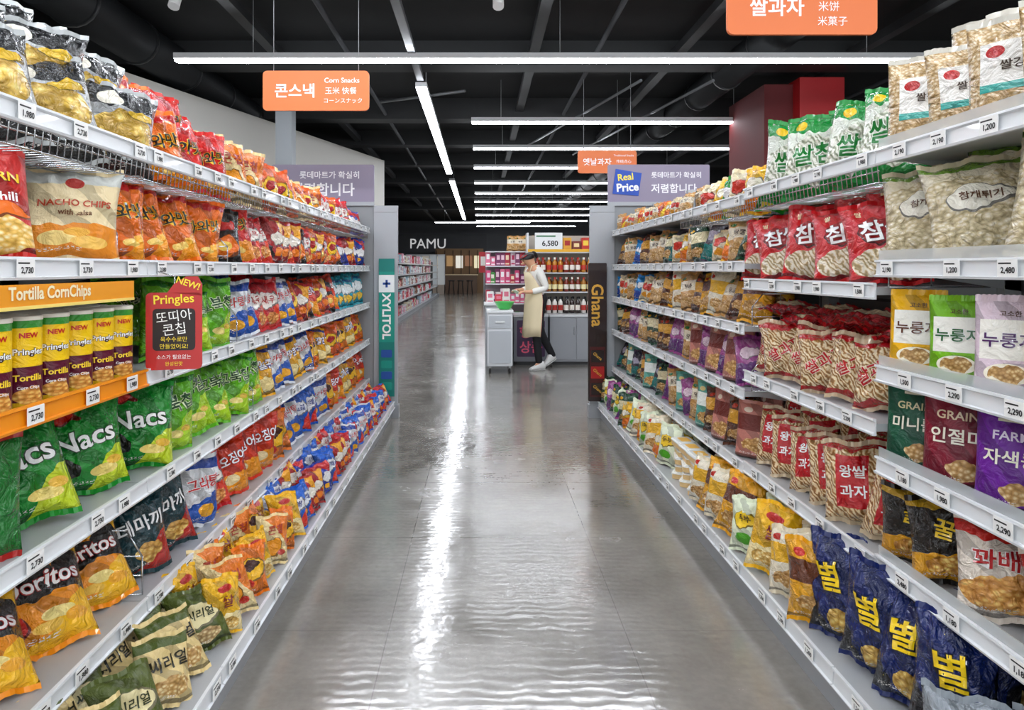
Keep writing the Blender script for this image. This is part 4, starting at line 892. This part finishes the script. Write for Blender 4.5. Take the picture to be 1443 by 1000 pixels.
# ---------------------------------------------------------------- worker
def skin(name, V, E, rad, root, m, parent, lv=2):
    me = bpy.data.meshes.new(name); me.from_pydata(V, E, [])
    o = bpy.data.objects.new(name, me); COL.objects.link(o)
    md = o.modifiers.new('s', 'SKIN'); md.use_smooth_shade = True
    for i, r in enumerate(rad):
        r = r if isinstance(r, tuple) else (r, r)
        me.skin_vertices[0].data[i].radius = r; me.skin_vertices[0].data[i].use_root = (i == root)
    s = o.modifiers.new('u', 'SUBSURF'); s.levels = lv
    dg = bpy.context.evaluated_depsgraph_get(); dg.update()
    nm = bpy.data.meshes.new_from_object(o.evaluated_get(dg))
    bpy.data.objects.remove(o)
    nm.materials.clear(); nm.materials.append(m)
    for p in nm.polygons: p.use_smooth = True
    n = bpy.data.objects.new(name, nm); COL.objects.link(n); n.parent = parent
    return n
def person(W):
    sk = mat('#dfa987', .5); shirt = mat('#f0eee8', .7, bump=.3, bscale=25); black = mat('#14151a', .7); apc = mat('#e4d4b0', .7); red = mat('#b8202a', .6); hair = mat('#120d0c', .45)
    AN = R(38)
    fd = Vector((0, -math.cos(AN), -math.sin(AN))); up = Vector((0, -math.sin(AN), math.cos(AN))); hc = Vector((0, -.132, 1.485))
    def hp(x, u, f): return tuple(hc+Vector((x, 0, 0))+up*u+fd*f)
    V = [(0,.02,.92),(0,.0,1.05),(0,-.025,1.2),(0,-.045,1.32),(0,-.062,1.37),hp(0,-.06,.012),hp(0,-.01,.008),hp(0,.05,-.004),
         (.09,.0,.86),(.085,-.05,.48),(.085,-.01,.09),(.085,-.06,.05),(-.09,.06,.86),(-.085,.10,.49),(-.085,.29,.15),(-.085,.27,.10),
         (.14,-.04,1.305),(.18,.05,1.08),(.12,-.17,1.03),(.09,-.23,1.03),(-.14,-.04,1.305),(-.18,.03,1.08),(-.12,-.18,1.05),(-.09,-.24,1.05)]
    E = [(0,1),(1,2),(2,3),(3,4),(4,5),(5,6),(6,7),(0,8),(8,9),(9,10),(10,11),(0,12),(12,13),(13,14),(14,15),(3,16),(16,17),(17,18),(18,19),(3,20),(20,21),(21,22),(22,23)]
    rad = [(.13,.10),(.105,.08),(.115,.085),(.085,.068),(.05,.05),(.062,.078),(.088,.104),(.082,.10),.078,.052,.036,.026,.078,.052,.034,.026,.048,.038,.026,(.026,.018),.048,.038,.026,(.026,.018)]
    for side, pi in ((1, 19), (-1, 23)):
        px, py, pz = V[pi]
        for k, (dx, ln) in enumerate(((-.024, .055), (-.008, .065), (.008, .062), (.024, .05))):
            a = len(V); V += [(px+dx*.9, py-.028, pz+.004), (px+dx, py-.028-ln*.55, pz-.004), (px+dx, py-.028-ln*.85, pz-.028)]; E += [(pi, a), (a, a+1), (a+1, a+2)]; rad += [.0095, .0085, .0075]
        a = len(V); V += [(px-side*.035, py+.0, pz+.008), (px-side*.048, py-.035, pz+.01)]; E += [(pi, a), (a, a+1)]; rad += [.011, .009]
    bod = skin('body', V, E, rad, 0, sk, W)
    bt = BVHTree.FromPolygons([v.co[:] for v in bod.data.vertices], [p.vertices[:] for p in bod.data.polygons])
    def face(x, u, out):
        hit = bt.ray_cast(Vector(hp(x, u, .3)), -fd)
        f = .3-hit[3] if hit[0] is not None and hit[3] < .3 else .07
        return hp(x, u, f+out)
    def side_(sx, u, f):
        hit = bt.ray_cast(Vector(hp(sx*.3, u, f)), Vector((-sx, 0, 0)))
        d = .3-hit[3] if hit[0] is not None and hit[3] < .3 else .07
        return hp(sx*(d-.001), u, f)
    def ball(mb, c, r, n=10):
        k = len(mb.V); c = Vector(c); rx, ry, rz = r
        for j in range(n//2+1):
            t = PI*j/(n//2)
            for i in range(n):
                mb.V.append(tuple(c+Vector((rx*math.sin(t)*math.cos(2*PI*i/n), 0, 0))-fd*(ry*math.sin(t)*math.sin(2*PI*i/n))+up*(rz*math.cos(t))))
        for j in range(n//2):
            for i in range(n): mb.f([k+j*n+i, k+(j+1)*n+i, k+(j+1)*n+(i+1) % n, k+j*n+(i+1) % n], 0, None, True)
        return mb
    ball(MB(), face(0, -.016, .0), (.011, .018, .020)).build('nose', sk, W)
    for sx in (-1, 1):
        ball(MB(), side_(sx, -.01, -.004), (.010, .018, .026)).build('ear', sk, W)
        ball(MB(), face(sx*.028, .006, -.002), (.013, .006, .006)).build('eye', hair, W)
        ball(MB(), face(sx*.028, .024, -.001), (.017, .004, .0035)).build('eyebrow', hair, W)
    ball(MB(), face(0, -.046, -.002), (.019, .007, .006)).build('mouth', mat('#b04a4c', .5), W)
    a = MB(); n = 24; rows = []
    for j in range(13):
        t = R(108)*j/12
        row = []
        for i in range(n):
            ph = 2*PI*i/n; fr = -math.sin(ph)
            lim = t*(1-.40*fr**1.5) if fr > 0 else t*(1+.16*(-fr))
            d = (Vector((math.sin(lim)*math.cos(ph), 0, 0))+fd*(math.sin(lim)*fr)+up*math.cos(lim)).normalized()
            o0 = Vector(hp(0, .0, 0))
            hit = bt.ray_cast(o0+d*.4, -d)
            rr = (.4-hit[3] if hit[0] is not None and hit[3] < .4 else .09)+.010+.003*math.sin(ph*5)
            row.append(a.add([tuple(o0+d*min(rr, .122))]))
        rows.append(row)
    for j in range(12):
        for i in range(n): a.f([rows[j][i], rows[j+1][i], rows[j+1][(i+1) % n], rows[j][(i+1) % n]], 0, None, True)
    a.build('hair', hair, W)
    bun = max((Vector(v)-hc).dot(-fd) for v in a.V)
    V2 = [hp(0, .0, -bun+.02), hp(0, -.005, -bun-.012), hp(0, -.05, -bun-.02), hp(0, -.10, -bun+.0)]
    skin('hair_tail', V2, [(0,1),(1,2),(2,3)], [.03, .034, .026, .012], 0, hair, W)
    hb = BVHTree.FromPolygons([Vector(v) for v in a.V], a.F)
    def rim(t, u, out):
        d = (Vector((math.cos(t), 0, 0))-fd*math.sin(t)).normalized(); o0 = Vector(hp(0, u, 0))
        hit = hb.ray_cast(o0+d*.4, -d); rr = .4-hit[3] if hit[0] is not None and hit[3] < .4 else .085
        return tuple(o0+d*(min(rr, .105)+out))
    a = MB(); n = 24; r1 = []; r2_ = []
    for i in range(n+1):
        t = -PI/2-R(75)+R(150)*i/n
        r1.append(a.add([rim(t, .046, .002)])); r2_.append(a.add([rim(t, .060, .0)]))
    for i in range(n): a.f([r1[i], r1[i+1], r2_[i+1], r2_[i]], 0, None, True)
    o = a.build('visor_band', red, W); q = o.modifiers.new('s', 'SOLIDIFY'); q.thickness = .004
    fr_ = [rim(-PI/2+R(g), .048, 0) for g in (-62, -40, -20, 0, 20, 40, 62)]
    out_ = [tuple(Vector(c)+fd*l-up*l*.25) for c, l in zip(fr_, (.003, .018, .028, .032, .028, .018, .003))]
    a = MB(); n = a.add(fr_+out_)
    for i in range(6): a.f([n+i, n+i+1, n+8+i, n+7+i], 0, None, True)
    o = a.build('visor_peak', mat('#1a1418', .6), W); q = o.modifiers.new('s', 'SOLIDIFY'); q.thickness = .004
    skin('shirt', [V[1], V[2], V[3], (0,-.058,1.36), V[16], (.185,.05,1.08), (.128,-.145,1.034), V[20], (-.185,.03,1.08), (-.128,-.155,1.052), (0,.01,.95), (0,.02,.88)],
         [(11,10),(10,0),(0,1),(1,2),(2,3),(2,4),(4,5),(5,6),(2,7),(7,8),(8,9)], [(.12,.095),(.128,.10),(.10,.085),(.062,.062),.062,.05,.038,.062,.05,.038,(.135,.108),(.12,.095)], 1, shirt, W)
    skin('trousers', [V[0], V[8], V[9], (.085,-.012,.12), V[12], V[13], (-.085,.287,.17), (0,.01,1.03), (.085,-.01,.085), (-.085,.305,.13)], [(7,0),(0,1),(1,2),(2,3),(3,8),(0,4),(4,5),(5,6),(6,9)], [(.155,.128),.092,.064,.05,.092,.064,.05,(.15,.122),.048,.048], 0, black, W)
    sw = mat('#e8e8e6', .5); so_ = mat('#b8b8b6', .5)
    for x, y, z, an in ((.085, -.02, 0, 0), (-.085, .28, 0, 30)):
        c, s_ = math.cos(R(an)), math.sin(R(an)); s0 = -.15
        def rt(p):
            yy = p[0]-s0; return (s0*.85+y+(yy*c-p[1]*s_)*.9, z+(p[1]*c+yy*s_)*.9)
        rows_ = [(-.15,.030,.012,.022),(-.12,.038,.012,.048),(-.07,.043,.012,.068),(-.02,.043,.012,.095),(.03,.042,.012,.13),(.07,.040,.012,.13),(.095,.030,.012,.07)]
        for nm, mt, lo, hi in (('shoe', sw, None, None), ('shoe_sole', so_, 0, .014)):
            a = MB(); rr = []
            for yy, hw, z0, z1 in rows_:
                if lo is not None: z0, z1, hw = lo, hi, hw+.003
                ring = []
                for i in range(10):
                    t = 2*PI*i/10; xx = hw*math.copysign(abs(math.cos(t))**.6, math.cos(t)); zz = (z0+z1)/2+(z1-z0)/2*math.copysign(abs(math.sin(t))**.7, math.sin(t))
                    Y_, Z_ = rt((yy, zz)); ring.append(a.add([(x+xx, Y_, Z_)]))
                rr.append(ring)
            for j in range(len(rr)-1):
                for i in range(10): a.f([rr[j][i], rr[j][(i+1) % 10], rr[j+1][(i+1) % 10], rr[j+1][i]], 0, None, True)
            a.f(rr[0][::-1]); a.f(rr[-1]); a.build(nm, mt, W)
    a = MB(); n = 18; rows = []
    for z, rx, ry, ang, cy in ((1.29, .112, .118, 42, -.058), (1.2, .15, .128, 62, -.035), (1.05, .165, .137, 86, 0), (.92, .185, .155, 88, .0), (.75, .19, .165, 84, .0), (.58, .195, .176, 80, .0), (.44, .20, .186, 76, .0)):
        row = []
        for i in range(n+1):
            f_ = .5-.5*math.cos(PI*i/n); t = R(-ang+2*ang*f_); wv = 1+.05*math.sin(f_*26+z*2)*(1.25-z)
            row.append(a.add([(rx*wv*math.sin(t), cy-ry*wv*math.cos(t), z+.012*math.sin(f_*9)*(z < .5))]))
        rows.append(row)
    for j in range(len(rows)-1):
        for i in range(n):
            a.f([rows[j][i], rows[j+1][i], rows[j+1][i+1], rows[j][i+1]], 1 if i in (0, n-1) else 0, None, True)
    o = a.build('apron', [apc, red], W); s = o.modifiers.new('s', 'SOLIDIFY'); s.thickness = .005
    MB().tube([(.085, -.15, 1.285), (.07, -.11, 1.375), (.05, -.03, 1.40), (0, .01, 1.405), (-.05, -.03, 1.40), (-.07, -.11, 1.375), (-.085, -.15, 1.285)], .006, 6).build('neck_strap', apc, W)
    MB().tube([(.165, -.0, 1.05), (.13, .10, 1.05), (0, .14, 1.05), (-.13, .10, 1.05), (-.165, .0, 1.05)], .007, 6).build('waist_tie', red, W)
WR = -R(66)
W = empty('person', (PX(756, 9.35), 9.35, 0), 'worker in white shirt, cream apron and black trousers looking down', 'person', None, WR)
W.scale = (1.03, 1.03, 1.03)
person(W)
a = MB(); a.rrect(-.07, -.045, .07, .045, .008, -.004, .004, 0)
wm = Matrix.Translation(W.location) @ Matrix.Rotation(WR, 4, 'Z')
ph = a.build('leaflet', mat('#f2f2f0', .5), None, tuple(wm @ Vector((0, -.305, 1.06))), (R(55), 0, WR))
tag(ph, 'white leaflet held in both hands of the worker', 'leaflet')

# ---------------------------------------------------------------- world and camera
w = bpy.data.worlds.new('World'); sc.world = w; w.use_nodes = True
w.node_tree.nodes['Background'].inputs[0].default_value = (.95, .98, 1, 1); w.node_tree.nodes['Background'].inputs[1].default_value = 1.7
cam = bpy.data.cameras.new('Camera'); co = bpy.data.objects.new('Camera', cam); COL.objects.link(co)
cam.lens = 24; cam.sensor_width = 36; cam.shift_x = .0308; cam.shift_y = -.0845; cam.clip_start = .05
co.location = (0, 0, H); co.rotation_euler = (R(90), 0, 0); sc.camera = co
sc.view_settings.view_transform = 'Standard'; sc.view_settings.exposure = 0
